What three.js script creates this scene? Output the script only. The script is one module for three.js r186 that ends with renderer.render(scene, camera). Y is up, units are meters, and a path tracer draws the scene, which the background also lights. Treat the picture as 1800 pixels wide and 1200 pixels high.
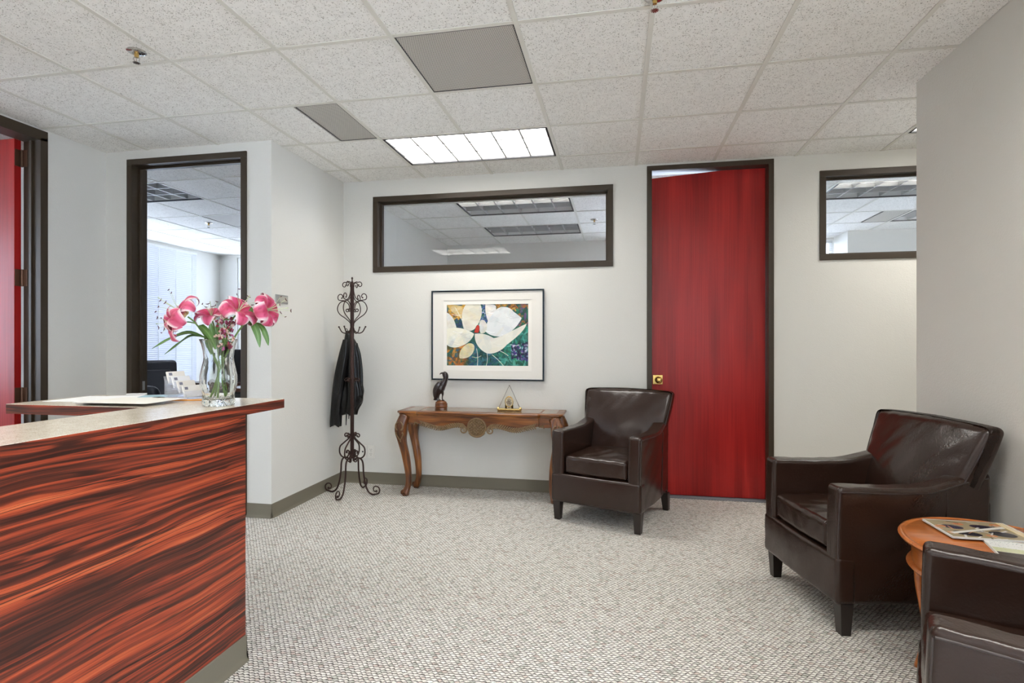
import * as THREE from 'three';
import { mergeGeometries, mergeVertices, toCreasedNormals } from 'three/addons/utils/BufferGeometryUtils.js';
import { RectAreaLightUniformsLib } from 'three/addons/lights/RectAreaLightUniformsLib.js';

// ---------------------------------------------------------------- camera, sky, exposure
RectAreaLightUniformsLib.init();
const scene = new THREE.Scene();
const camera = new THREE.PerspectiveCamera(2 * Math.atan(600 / 963.28) * 180 / Math.PI, 1.5, 0.05, 100);
camera.position.set(0, 1.26, 0);
camera.rotation.set(0, 0.1896, 0);
camera.setViewOffset(1800, 1200, 0, -4.6, 1800, 1200);
scene.background = new THREE.Color().setRGB(0.74, 0.86, 1.06);   // overcast daylight beyond the office windows
scene.backgroundIntensity = 7.3;
const renderer = new THREE.WebGLRenderer({ antialias: true });
renderer.toneMapping = THREE.LinearToneMapping;
renderer.toneMappingExposure = 1.78;
renderer.shadowMap.enabled = true;
const LAMP = 5.8;                                               // radiance of a lit ceiling fixture
const LAMP_COLOR = new THREE.Color().setRGB(1.0, 0.972, 0.915);

// ---------------------------------------------------------------- helpers
const V = (x, y, z) => new THREE.Vector3(x, y, z);
const { PI, sin, cos, abs, min, max, floor, sqrt, pow, hypot } = Math;
const lerp = (a, b, t) => a + (b - a) * t;
const clamp = (x, a = 0, b = 1) => min(b, max(a, x));
const smooth = (a, b, x) => { const t = clamp((x - a) / (b - a)); return t * t * (3 - 2 * t); };
function rng(seed) { let s = seed >>> 0; return () => { s = (s + 0x6D2B79F5) >>> 0; let t = s; t = Math.imul(t ^ (t >>> 15), t | 1); t ^= t + Math.imul(t ^ (t >>> 7), t | 61); return ((t ^ (t >>> 14)) >>> 0) / 4294967296; }; }
const rand = rng(7);
function hash(x, y, s = 0) { let h = Math.imul(x, 374761393) ^ Math.imul(y, 668265263) ^ Math.imul(s + 11, 2147483647 - 1274126177); h = Math.imul(h ^ (h >>> 13), 1274126177); h ^= h >>> 16; return (h >>> 0) / 4294967296; }
// soft creases of stretched leather
const crease = (x, y, z) => 0.0016 * sin(34 * x + 2.2 * sin(19 * y + 11 * z)) * sin(27 * y + 23 * z + 1.7 * sin(21 * x)) + 0.0009 * sin(71 * x + 3 * sin(37 * z)) * sin(63 * y + 49 * z);
const mod = (a, n) => ((a % n) + n) % n;
// value noise that repeats after px by py cells
function vnoise(x, y, px, py, s = 0) {
  const xi = floor(x), yi = floor(y), fx = x - xi, fy = y - yi, u = fx * fx * (3 - 2 * fx), v = fy * fy * (3 - 2 * fy);
  const a = mod(xi, px), b = mod(xi + 1, px), c = mod(yi, py), d = mod(yi + 1, py);
  return lerp(lerp(hash(a, c, s), hash(b, c, s), u), lerp(hash(a, d, s), hash(b, d, s), u), v);
}
function fbm(x, y, px, py, oct, s = 0) { let a = 0.5, r = 0, n = 0; for (let o = 0; o < oct; o++) { r += a * vnoise(x, y, px, py, s + o * 17); n += a; a *= 0.5; x *= 2; y *= 2; px *= 2; py *= 2; } return r / n; }
const names = {};
function numbered(n) { if (names[n] === undefined) { names[n] = 0; return n; } names[n]++; return n + '_' + String(names[n]).padStart(3, '0'); }
function tag(o, label, category, group, kind) { o.userData.label = label; o.userData.category = category; if (group) o.userData.group = group; if (kind) o.userData.kind = kind; return o; }
function thing(name, label, category, pos = [0, 0, 0], turn = 0, group, kind) {
  const o = new THREE.Group(); o.name = numbered(name); scene.add(o); o.position.set(...pos); o.rotation.y = turn;
  return tag(o, label, category, group, kind);
}
function sub(name, parent) { const o = new THREE.Group(); o.name = name; parent.add(o); return o; }
function obj(name, g, m, parent) {
  if (Array.isArray(g)) g = merge(g);
  const o = new THREE.Mesh(g, m); o.name = parent ? name : numbered(name); o.castShadow = o.receiveShadow = true; (parent || scene).add(o); return o;
}
function struct(name, g, m, label, category) { const o = obj(name, g, m); return tag(o, label, category, null, 'structure'); }
function copyOf(root, pos, turn, label) { const r = root.clone(); r.name = numbered(root.name); scene.add(r); r.position.set(...pos); r.rotation.y = turn; r.userData = { ...root.userData }; if (label) r.userData.label = label; return r; }
// uv in metres from the side a face looks to
function uvBox(g) {
  const p = g.attributes.position, uv = new Float32Array(p.count * 2), a = V(), b = V(), c = V();
  for (let i = 0; i < p.count; i += 3) {
    a.fromBufferAttribute(p, i); b.fromBufferAttribute(p, i + 1); c.fromBufferAttribute(p, i + 2);
    const n = b.clone().sub(a).cross(c.clone().sub(a)), ax = abs(n.x), ay = abs(n.y), az = abs(n.z);
    [a, b, c].forEach((q, k) => {
      const [u, v] = ax >= ay && ax >= az ? [q.z, q.y] : ay >= az ? [q.x, q.z] : [q.x, q.y];
      uv[(i + k) * 2] = u; uv[(i + k) * 2 + 1] = v;
    });
  }
  g.setAttribute('uv', new THREE.BufferAttribute(uv, 2)); return g;
}
function flat(g) { const r = g.index ? g.toNonIndexed() : g; for (const k of Object.keys(r.attributes)) if (!['position', 'normal', 'uv', 'color'].includes(k)) r.deleteAttribute(k); return r; }
function merge(list) {
  const l = list.flat(Infinity).map(flat); if (l.length === 1) return l[0];
  const col = l.some((g) => g.attributes.color);
  for (const g of l) {
    if (!g.attributes.uv) uvBox(g);
    if (!g.attributes.normal) g.computeVertexNormals();
    if (col && !g.attributes.color) g.setAttribute('color', new THREE.BufferAttribute(new Float32Array(g.attributes.position.count * 3).fill(1), 3));
  }
  return mergeGeometries(l);
}
// smooth normals over welded vertices, then uv in metres
function fin(g, crease) {
  g = flat(g); g.deleteAttribute('normal'); if (g.attributes.uv) g.deleteAttribute('uv');
  if (crease) return uvBox(toCreasedNormals(g, crease));
  g = mergeVertices(g, 1e-5); g.computeVertexNormals(); return uvBox(g.toNonIndexed());
}
function bx(x0, x1, y0, y1, z0, z1) { const g = new THREE.BoxGeometry(x1 - x0, y1 - y0, z1 - z0); g.translate((x0 + x1) / 2, (y0 + y1) / 2, (z0 + z1) / 2); return uvBox(flat(g)); }
// box with rounded edges, k steps a quarter round, m steps across; deform(p) may bend it
function rbox(w, h, d, r, k = 2, m = 1, deform) {
  const N = 2 * k + m, g = new THREE.BoxGeometry(1, 1, 1, N, N, N), p = g.attributes.position, half = [w / 2, h / 2, d / 2];
  r = min(r, ...half.map((a) => a * 0.98));
  const at = (t, a) => {
    const i = Math.round((t + 0.5) * N), inner = a - r;
    if (i <= k) return -inner - r * Math.tan((1 - i / k) * PI / 4);
    if (i >= N - k) return inner + r * Math.tan((i - N + k) / k * PI / 4);
    return lerp(-inner, inner, (i - k) / m);
  };
  const q = V(), e = V(), out = V();
  for (let i = 0; i < p.count; i++) {
    q.set(at(p.getX(i), half[0]), at(p.getY(i), half[1]), at(p.getZ(i), half[2]));
    e.set(clamp(q.x, -half[0] + r, half[0] - r), clamp(q.y, -half[1] + r, half[1] - r), clamp(q.z, -half[2] + r, half[2] - r));
    out.copy(q).sub(e).normalize().multiplyScalar(r).add(e);
    if (deform) deform(out);
    p.setXYZ(i, out.x, out.y, out.z);
  }
  return fin(g);
}
const cb = (x0, x1, y0, y1, z0, z1, r = 0.002) => rbox(x1 - x0, y1 - y0, z1 - z0, r, 1, 1).translate((x0 + x1) / 2, (y0 + y1) / 2, (z0 + z1) / 2);
const cbu = (...a) => uvBox(cb(...a));
// rings of equal length joined into a skin, ends closed
const uvLong = (g) => { const p = g.attributes.position, uv = g.attributes.uv; for (let i = 0; i < p.count; i++) uv.setXY(i, p.getY(i), p.getX(i) * 0.8 + p.getZ(i) * 0.6); return g; };
function loft(rings, closedEnds = true, closedRing = true) {
  const n = rings[0].length, pos = [], idx = [];
  for (const r of rings) for (const q of r) pos.push(q.x, q.y, q.z);
  const last = closedRing ? n : n - 1;
  for (let i = 0; i < rings.length - 1; i++) for (let j = 0; j < last; j++) { const a = i * n + j, b = i * n + (j + 1) % n, c = a + n, d = b + n; idx.push(a, b, c, b, d, c); }
  if (closedEnds) for (const e of [0, rings.length - 1]) {
    const c = V(); rings[e].forEach((q) => c.add(q)); c.multiplyScalar(1 / n); const ci = pos.length / 3; pos.push(c.x, c.y, c.z);
    for (let j = 0; j < n; j++) { const a = e * n + j, b = e * n + (j + 1) % n; if (e === 0) idx.push(ci, b, a); else idx.push(ci, a, b); }
  }
  const g = new THREE.BufferGeometry(); g.setAttribute('position', new THREE.Float32BufferAttribute(pos, 3)); g.setIndex(idx); g.computeVertexNormals();
  return uvBox(g.toNonIndexed());
}
// a round or squarish section (power) carried along a smooth path; rad(t) gives its radius
function sweep(pts, rad, n = 24, m = 8, power = 2, tension = 0.5) {
  const curve = new THREE.CatmullRomCurve3(pts.map((p) => Array.isArray(p) ? V(...p) : p), false, 'catmullrom', tension), f = curve.computeFrenetFrames(n, false), rings = [];
  for (let i = 0; i <= n; i++) {
    const t = i / n, c = curve.getPointAt(t), R = typeof rad === 'function' ? rad(t) : rad, [ra, rb] = Array.isArray(R) ? R : [R, R], ring = [];
    for (let j = 0; j < m; j++) {
      const a = j / m * 2 * PI, ca = cos(a), sa = sin(a), k = power === 2 ? 1 : pow(pow(abs(ca), power) + pow(abs(sa), power), -1 / power);
      ring.push(c.clone().addScaledVector(f.normals[i], ca * k * ra).addScaledVector(f.binormals[i], sa * k * rb));
    }
    rings.push(ring);
  }
  return loft(rings);
}
function lathe(profile, n = 32, ripple) {
  const rings = profile.map(([r, y]) => { const a = []; for (let j = 0; j < n; j++) { const t = -j / n * 2 * PI, R = ripple ? ripple(r, y, t) : r; a.push(V(R * cos(t), y, R * sin(t))); } return a; });
  return loft(rings, profile[0][0] > 1e-4 || true);
}
function ball(r, x, y, z, sx = 1, sy = 1, sz = 1, n = 10) { const g = new THREE.SphereGeometry(r, n, max(6, n - 2)); g.scale(sx, sy, sz); g.translate(x, y, z); return uvBox(flat(g)); }
function cyl(r0, r1, h, n = 20) { const g = new THREE.CylinderGeometry(r1, r0, h, n); return uvBox(flat(g)); }
function extrude(shape, depth, bevel = 0, seg = 1, curve = 12) { const g = new THREE.ExtrudeGeometry(shape, { depth, bevelEnabled: bevel > 0, bevelThickness: bevel, bevelSize: bevel, bevelSegments: seg, curveSegments: curve }); return uvBox(flat(g)); }
function poly(pts) { const s = new THREE.Shape(); pts.forEach(([x, y], i) => i ? s.lineTo(x, y) : s.moveTo(x, y)); return s; }

// ---------------------------------------------------------------- textures
function texture(w, h, fn, srgb = true, mx = 1, my = 1) {
  const d = new Uint8Array(w * h * 4);
  for (let y = 0; y < h; y++) for (let x = 0; x < w; x++) { const c = fn(x / w, y / h, x, y), i = (y * w + x) * 4; if (typeof c === 'number') d[i] = d[i + 1] = d[i + 2] = clamp(c) * 255; else { d[i] = clamp(c[0], 0, 255); d[i + 1] = clamp(c[1], 0, 255); d[i + 2] = clamp(c[2], 0, 255); } d[i + 3] = 255; }
  const t = new THREE.DataTexture(d, w, h, THREE.RGBAFormat); t.wrapS = t.wrapT = THREE.RepeatWrapping; t.magFilter = THREE.LinearFilter; t.minFilter = THREE.LinearMipmapLinearFilter; t.generateMipmaps = true;
  if (srgb) t.colorSpace = THREE.SRGBColorSpace; t.repeat.set(1 / mx, 1 / my); t.needsUpdate = true; return t;
}
const mix3 = (a, b, t) => [lerp(a[0], b[0], t), lerp(a[1], b[1], t), lerp(a[2], b[2], t)];
function ramp(stops, t) { for (let i = 1; i < stops.length; i++) if (t <= stops[i][0]) return mix3(stops[i - 1][1], stops[i][1], clamp((t - stops[i - 1][0]) / (stops[i][0] - stops[i - 1][0]))); return stops[stops.length - 1][1]; }
// figured rosewood: grain runs along u
const rosewoodTex = texture(2048, 1024, (u, v) => {
  const w1 = fbm(u * 3, v * 3, 3, 3, 2, 3) - 0.5, w2 = fbm(u * 9, v * 9, 9, 9, 2, 9) - 0.5, w3 = fbm(u * 26, v * 30, 26, 30, 2, 10) - 0.5;
  const vv = v + w1 * 0.06 + w2 * 0.016 + w3 * 0.0035;
  const broad = fbm(u * 2, vv * 13, 2, 13, 2, 21), streak = fbm(u * 3, vv * 60, 3, 60, 2, 33), fine = fbm(u * 9, vv * 190, 9, 190, 2, 41), n1 = fbm(u * 2, vv * 44, 2, 44, 2, 77), n2 = fbm(u * 3, vv * 90, 3, 90, 2, 78);
  const t = 0.52 + (broad - 0.5) * 0.5 + (streak - 0.5) * 0.95 + (fine - 0.5) * 0.45;
  const c = ramp([[0, [60, 31, 23]], [0.28, [88, 42, 30]], [0.46, [124, 52, 34]], [0.62, [158, 66, 40]], [0.8, [184, 84, 49]], [1, [206, 108, 66]]], clamp(t));
  const line = max(smooth(0.055, 0.015, abs(n1 - 0.5)), smooth(0.05, 0.012, abs(n2 - 0.46)) * 0.85) * smooth(0.3, 0.6, fbm(u * 6, v * 20, 6, 20, 2, 79) + 0.12); return mix3(c, [44, 24, 19], line * 0.8);
}, true, 1.7, 0.68);
const veneerTex = texture(512, 1024, (u, v) => {   // red stained veneer, grain along v
  const w = fbm(u * 6, v * 4, 6, 4, 2, 5) - 0.5, a = fbm(u * 14 + w * 1.2, v * 2, 14, 2, 3, 6), b = fbm(u * 160, v * 8, 160, 8, 2, 8), m = fbm(u * 3, v * 3, 3, 3, 2, 15);
  const t = 0.5 + (a - 0.5) * 0.9 + (b - 0.5) * 0.45 + (m - 0.5) * 0.35; return ramp([[0, [130, 20, 19]], [0.5, [166, 32, 30]], [1, [190, 44, 40]]], t);
}, true, 0.9, 2.7);
const walnutTex = texture(1024, 512, (u, v) => {
  const w = fbm(u * 4, v * 4, 4, 4, 3, 51) - 0.5, vv = v + w * 0.06, a = fbm(u * 3, vv * 18, 3, 18, 3, 52), b = fbm(u * 8, vv * 90, 8, 90, 2, 53);
  return ramp([[0, [58, 27, 12]], [0.45, [108, 55, 24]], [0.7, [142, 78, 36]], [1, [172, 102, 52]]], 0.5 + (a - 0.5) * 1.3 + (b - 0.5) * 0.5);
}, true, 0.8, 0.4);
const cherryTex = texture(512, 256, (u, v) => { const w = fbm(u * 3, v * 3, 3, 3, 2, 55) - 0.5, a = fbm(u * 2, (v + w * 0.05) * 14, 2, 14, 3, 56), b = fbm(u * 6, v * 70, 6, 70, 2, 57); return ramp([[0, [150, 78, 32]], [0.5, [182, 102, 44]], [1, [208, 130, 62]]], 0.5 + (a - 0.5) * 0.9 + (b - 0.5) * 0.3); }, true, 0.7, 0.35);
const LOOPS = (u, v) => {                          // overlapping scalloped rows of carpet loops: height, and two numbers for each loop
  const R = 44, C = 28, y = v * R + 0.35 * (vnoise(u * 70, v * 70, 70, 70, 4) - 0.5);
  for (let r = floor(y) + 1; ; r--) {
    const x = u * C + (mod(r, 2) ? 0.5 : 0) + 0.25 * (vnoise(u * 50, v * 50, 50, 50, 14) - 0.5), col = floor(x), dx = x - col - 0.5, f = y - (r - 0.42 * (1 - 4 * dx * dx));
    if (f >= 0 || r < floor(y) - 1) return [smooth(0.05, 0.55, f) * (0.82 + 0.18 * vnoise(u * 90, v * 30, 90, 30, 8)), hash(mod(r, R), mod(col, C), 5), hash(mod(r, R), mod(col, C), 6)];
  }
};
const carpetTex = texture(1024, 1024, (u, v, x, y) => {
  const [h, a, b] = LOOPS(u, v), n = hash(x, y, 3), base = mix3([249, 246, 239], [233, 228, 218], a * 0.9);
  const fleck = b > 0.94 ? [176, 140, 124] : b > 0.82 ? [142, 152, 136] : b > 0.72 ? [246, 242, 234] : base, c = mix3(base, fleck, 0.3);
  return mix3([66, 59, 53], c, clamp(0.04 + h * 1.05)).map((q) => q * (0.92 + 0.16 * n));
}, true, 0.62, 0.62);
const carpetBump = texture(1024, 1024, (u, v) => LOOPS(u, v)[0], false, 0.62, 0.62);
// ceiling board with short worm-like fissures and pin holes
const tileMarks = (() => {
  const S = 1024, a = new Float32Array(S * S), r = rng(99), dot = (x, y, s, k) => { for (let j = -3; j <= 3; j++) for (let i = -3; i <= 3; i++) { const q = mod(floor(y) + j, S) * S + mod(floor(x) + i, S), d = hypot(i - (x - floor(x)), j - (y - floor(y))); a[q] = max(a[q], k * clamp(1.2 - d / s)); } };
  for (let i = 0; i < 7000; i++) { let x = r() * S, y = r() * S, t = r() * 2 * PI; const n = 1 + floor(r() * r() * 6), s = 0.9 + r() * 1.1, k = 0.5 + r() * 0.5; for (let j = 0; j < n; j++) { dot(x, y, s, k); x += cos(t) * 1.6; y += sin(t) * 1.6; t += (r() - 0.5) * 1.3; } }
  return a;
})();
const tileTex = texture(1024, 1024, (u, v, x, y) => { const m = tileMarks[y * 1024 + x], g = (fbm(u * 40, v * 40, 40, 40, 3, 61) - 0.5) * 14 + (hash(x, y, 8) - 0.5) * 8; return mix3([250 + g, 248 + g, 243 + g], [104, 96, 84], m * 0.95); }, true, 0.95, 0.95);
const tileBump = texture(1024, 1024, (u, v, x, y) => 1 - tileMarks[y * 1024 + x], false, 0.95, 0.95);
const laminateTex = texture(512, 512, (u, v, x, y) => { const a = vnoise(u * 220, v * 220, 220, 220, 71), b = vnoise(u * 250, v * 250, 250, 250, 72), c = fbm(u * 20, v * 20, 20, 20, 2, 73); let q = mix3([236, 226, 206], [216, 204, 184], c); if (a > 0.72) q = mix3(q, [170, 154, 130], 0.6); if (b > 0.76) q = mix3(q, [232, 224, 208], 0.8); return q; }, true, 0.4, 0.4);
const leatherBump = texture(512, 512, (u, v) => { const a = vnoise(u * 90, v * 90, 90, 90, 81), b = vnoise(u * 46, v * 46, 46, 46, 82), c = fbm(u * 8, v * 8, 8, 8, 3, 83); return 0.3 * a + 0.3 * b + 0.4 * c; }, false, 0.3, 0.3);
const wallBump = texture(512, 512, (u, v) => 0.6 * vnoise(u * 120, v * 120, 120, 120, 91) + 0.4 * fbm(u * 20, v * 20, 20, 20, 3, 92), false, 0.6, 0.6);
const grilleTex = texture(512, 512, (u, v) => { const R = 64, r = floor(v * R), x = mod(u * R + (r % 2) * 0.5, 1) - 0.5, y = mod(v * R, 1) - 0.5; return mix3([104, 101, 96], [216, 212, 204], smooth(0.24, 0.34, hypot(x, y))); }, true, 0.6096, 0.6096);
const stoneTex = texture(512, 256, (u, v) => { const n = fbm(u * 14, v * 7, 14, 7, 4, 95), k = smooth(0.62, 0.75, fbm(u * 22, v * 11, 22, 11, 3, 96)); return mix3(mix3([74, 52, 34], [128, 98, 66], n), [196, 178, 148], k * 0.6); }, true, 0.6, 0.3);

// ---------------------------------------------------------------- materials
const std = (o) => new THREE.MeshStandardMaterial(o), phy = (o) => new THREE.MeshPhysicalMaterial(o), lin = (r, g, b) => new THREE.Color().setRGB(r, g, b);
const M = {
  wall: std({ color: lin(0.735, 0.72, 0.67), roughness: 0.62, bumpMap: wallBump, bumpScale: 0.0006 }),
  carpet: std({ map: carpetTex, bumpMap: carpetBump, bumpScale: 0.002, roughness: 1 }),
  tile: std({ map: tileTex, bumpMap: tileBump, bumpScale: 0.0015, roughness: 0.95 }),
  tee: std({ color: lin(0.78, 0.76, 0.69), roughness: 0.5 }),
  deck: std({ color: lin(0.25, 0.25, 0.25), roughness: 0.9 }),
  bronze: std({ color: lin(0.045, 0.031, 0.018), roughness: 0.42, metalness: 0.15 }),
  vinyl: std({ color: lin(0.18, 0.16, 0.115), roughness: 0.5 }),
  rosewood: phy({ map: rosewoodTex, roughness: 0.34, specularIntensity: 0.8 }),
  veneer: phy({ map: veneerTex, roughness: 0.32, specularIntensity: 0.75 }),
  walnut: phy({ map: walnutTex, color: lin(0.86, 0.98, 0.72), roughness: 0.34, clearcoat: 0.3, clearcoatRoughness: 0.25 }),
  carving: phy({ color: lin(0.22, 0.135, 0.06), roughness: 0.42, clearcoat: 0.2 }),
  cherry: phy({ map: cherryTex, roughness: 0.28, clearcoat: 0.5, clearcoatRoughness: 0.15 }),
  stone: phy({ map: stoneTex, roughness: 0.2, clearcoat: 0.4, clearcoatRoughness: 0.1 }),
  laminate: phy({ map: laminateTex, roughness: 0.24, clearcoat: 0.3, clearcoatRoughness: 0.15 }),
  leather: phy({ color: lin(0.028, 0.0135, 0.009), roughness: 0.23, bumpMap: leatherBump, bumpScale: 0.0006 }),
  piping: phy({ color: lin(0.035, 0.022, 0.019), roughness: 0.3, clearcoat: 0.3 }),
  chairLeg: phy({ color: lin(0.012, 0.006, 0.004), roughness: 0.38, clearcoat: 0.2 }),
  jacket: phy({ color: lin(0.003, 0.003, 0.003), roughness: 0.3, specularIntensity: 0.7, bumpMap: leatherBump, bumpScale: 0.002 }),
  iron: std({ color: lin(0.045, 0.022, 0.018), roughness: 0.42, metalness: 0.55 }),
  brass: std({ color: lin(0.62, 0.42, 0.14), roughness: 0.22, metalness: 1 }),
  gold: std({ color: lin(0.80, 0.60, 0.26), roughness: 0.22, metalness: 1 }),
  hinge: std({ color: lin(0.16, 0.09, 0.06), roughness: 0.35, metalness: 0.8 }),
  chrome: std({ color: lin(0.6, 0.58, 0.56), roughness: 0.12, metalness: 1 }),
  steel: std({ color: lin(0.42, 0.42, 0.42), roughness: 0.35, metalness: 0.9 }),
  glass: phy({ color: 0xffffff, transmission: 1, thickness: 0, roughness: 0.0, ior: 1.5 }),
  crystal: phy({ color: lin(0.97, 0.99, 0.97), transmission: 1, thickness: 0.02, roughness: 0.02, ior: 1.47 }),
  acrylic: phy({ color: lin(0.95, 0.96, 0.99), transmission: 0.9, thickness: 0, roughness: 0.05, ior: 1.49 }),
  white: std({ color: lin(0.82, 0.82, 0.80), roughness: 0.45 }),
  pan: std({ color: lin(0.86, 0.86, 0.84), roughness: 0.35 }),
  louver: std({ color: lin(0.5, 0.5, 0.5), roughness: 0.35, metalness: 0.3 }),
  gasket: std({ color: lin(0.03, 0.03, 0.035), roughness: 0.6 }),
  glow: std({ color: lin(0.9, 0.9, 0.9), emissive: LAMP_COLOR, emissiveIntensity: 3.0, roughness: 0.6 }),
  tube: std({ color: lin(0.85, 0.85, 0.85), roughness: 0.3 }),
  slat: phy({ color: lin(0.66, 0.67, 0.71), roughness: 0.75, transmission: 0.08, thickness: 0 }),
  grille: std({ map: grilleTex, roughness: 0.6, metalness: 0.2 }),
  plate: std({ color: lin(0.80, 0.78, 0.72), roughness: 0.35 }),
  dark: std({ color: lin(0.012, 0.012, 0.013), roughness: 0.45 }),
  screen: std({ color: lin(0.006, 0.006, 0.007), roughness: 0.2 }),
  paper: std({ color: lin(0.86, 0.86, 0.84), roughness: 0.8 }),
  blackLeather: phy({ color: lin(0.012, 0.012, 0.018), roughness: 0.42, clearcoat: 0.15 }),
  threshold: std({ color: lin(0.19, 0.20, 0.22), roughness: 0.9, bumpMap: wallBump, bumpScale: 0.002 }),
};

// ================================================================ THE SETTING
const C = 2.732, GX = -1.6756, GZ = -2.4692, T = 0.6096, TOP = 2.79;
const ZB = -4.636, ZS = -3.57, XS = -2.46, XL = -3.88, XR = 1.662, TH = 0.12;
// a wall in the plane z = const (axis 'z') or x = const, cut by openings [a0, a1, y0, y1]
function wallGeo(axis, c0, c1, a0, a1, holes = []) {
  const as = [...new Set([a0, a1, ...holes.flatMap((h) => [h[0], h[1]])])].sort((p, q) => p - q), out = [];
  for (let i = 0; i + 1 < as.length; i++) {
    const m = (as[i] + as[i + 1]) / 2, hs = holes.filter((h) => m > h[0] && m < h[1]).sort((p, q) => p[2] - q[2]); let y = 0;
    for (const h of [...hs, [0, 0, TOP, TOP]]) { if (h[2] > y + 1e-4) out.push(axis === 'z' ? bx(as[i], as[i + 1], y, h[2], c0, c1) : bx(c0, c1, y, h[2], as[i], as[i + 1])); y = h[3]; }
  }
  return merge(out);
}
const floorObj = struct('floor', [bx(-7.5, 5.2, -0.12, 0, -8.6, 2.8)], M.carpet, 'beige looped pile carpet with scalloped rows across the reception floor', 'carpet');
struct('wall_back', wallGeo('z', ZB - TH, ZB, XS - TH, 5.1, [[-2.165, -0.035, 1.907, 2.586], [0.24, 1.213, 0, 2.718], [1.547, 3.4, 1.912, 2.603]]), M.wall, 'cream painted wall behind the carved console table and red door', 'wall');
struct('wall_alcove', wallGeo('x', XS - TH, XS, ZB, ZS - TH), M.wall, 'short cream wall jutting out beside the iron coat rack', 'wall');
struct('wall_office', wallGeo('z', ZS - TH, ZS, -7.3, XS, [[-3.682, -2.66, 0, 2.668]]), M.wall, 'cream wall around the open office doorway behind the lilies', 'wall');
struct('wall_left', wallGeo('x', XL - TH, XL, ZS, 2.6, [[-3.118, -2.08, 0, 2.722]]), M.wall, 'cream wall holding the open door beside the reception counter', 'wall');
struct('wall_right', wallGeo('x', XR, XR + TH, -3.474, 2.6, [[-0.15, 2.45, 0.5, 2.6]]), M.wall, 'plain cream wall behind the two armchairs and oval side table', 'wall');
struct('wall_corridor', wallGeo('z', -3.474, -3.474 + TH, XR + TH, 5.1), M.wall, 'corridor wall running off behind the end of the pale wall', 'wall');
struct('wall_corridor_end', wallGeo('x', 4.98, 5.1, ZB, -3.474), M.wall, 'end wall of the side corridor', 'wall');
struct('wall_front', wallGeo('z', 2.6, 2.72, -4.0, XR + TH), M.wall, 'cream wall behind the photographer opposite the red door', 'wall');
// rooms beyond: office behind the long transom, office behind the short transom, office with blinds, room past the open door
struct('wall_office_partition', wallGeo('x', -2.58, -2.5, -8.17, ZB - TH), M.wall, 'pale partition wall inside the office behind the long transom', 'wall');
struct('wall_conference_back', wallGeo('z', -8.02, -7.9, -2.5, 1.5, [[0.3, 1.34, 0.6, 2.55]]), M.wall, 'pale far wall of the office behind the long transom', 'wall');
struct('wall_conference_partition', wallGeo('x', 1.38, 1.5, -8.42, ZB - TH), M.wall, 'pale partition between the two offices behind the red door', 'wall');
struct('wall_study_back', [wallGeo('z', -7.96, -7.84, 2.95, 5.1), wallGeo('z', -8.42, -8.3, 1.5, 2.95, [[1.9, 2.945, 1.2, 2.71]])], M.wall, 'pale far wall of the office behind the short transom', 'wall');
struct('wall_study_pier', wallGeo('x', 2.95, 3.03, -8.42, -7.96), M.wall, 'white pier beside the blind in the office behind the short transom', 'wall');
struct('wall_study_end', wallGeo('x', 4.98, 5.1, -7.84, ZB - TH, [[-6.7, -5.7, 0.9, 2.1]]), M.wall, 'pale end wall with a window in the office behind the short transom', 'wall');
struct('wall_blinds', wallGeo('x', -6.62, -6.5, -8.05, ZS - TH, [[-7.53, -4.0, 0.3, 2.69]]), M.wall, 'white window wall of the office behind the lilies', 'wall');
struct('wall_blinds_back', wallGeo('z', -8.17, -8.05, -6.62, -2.58, [[-6.19, -5.8, 0.3, 2.69]]), M.wall, 'pale far wall of the office with the venetian blinds', 'wall');
struct('wall_side_room', [wallGeo('x', -7.3, -7.18, ZS, -0.3, [[-1.75, -0.5, 0.7, 2.6]]), wallGeo('z', -0.42, -0.3, -7.18, -4.0)], M.wall, 'white walls of the side room past the open door', 'wall');

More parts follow.
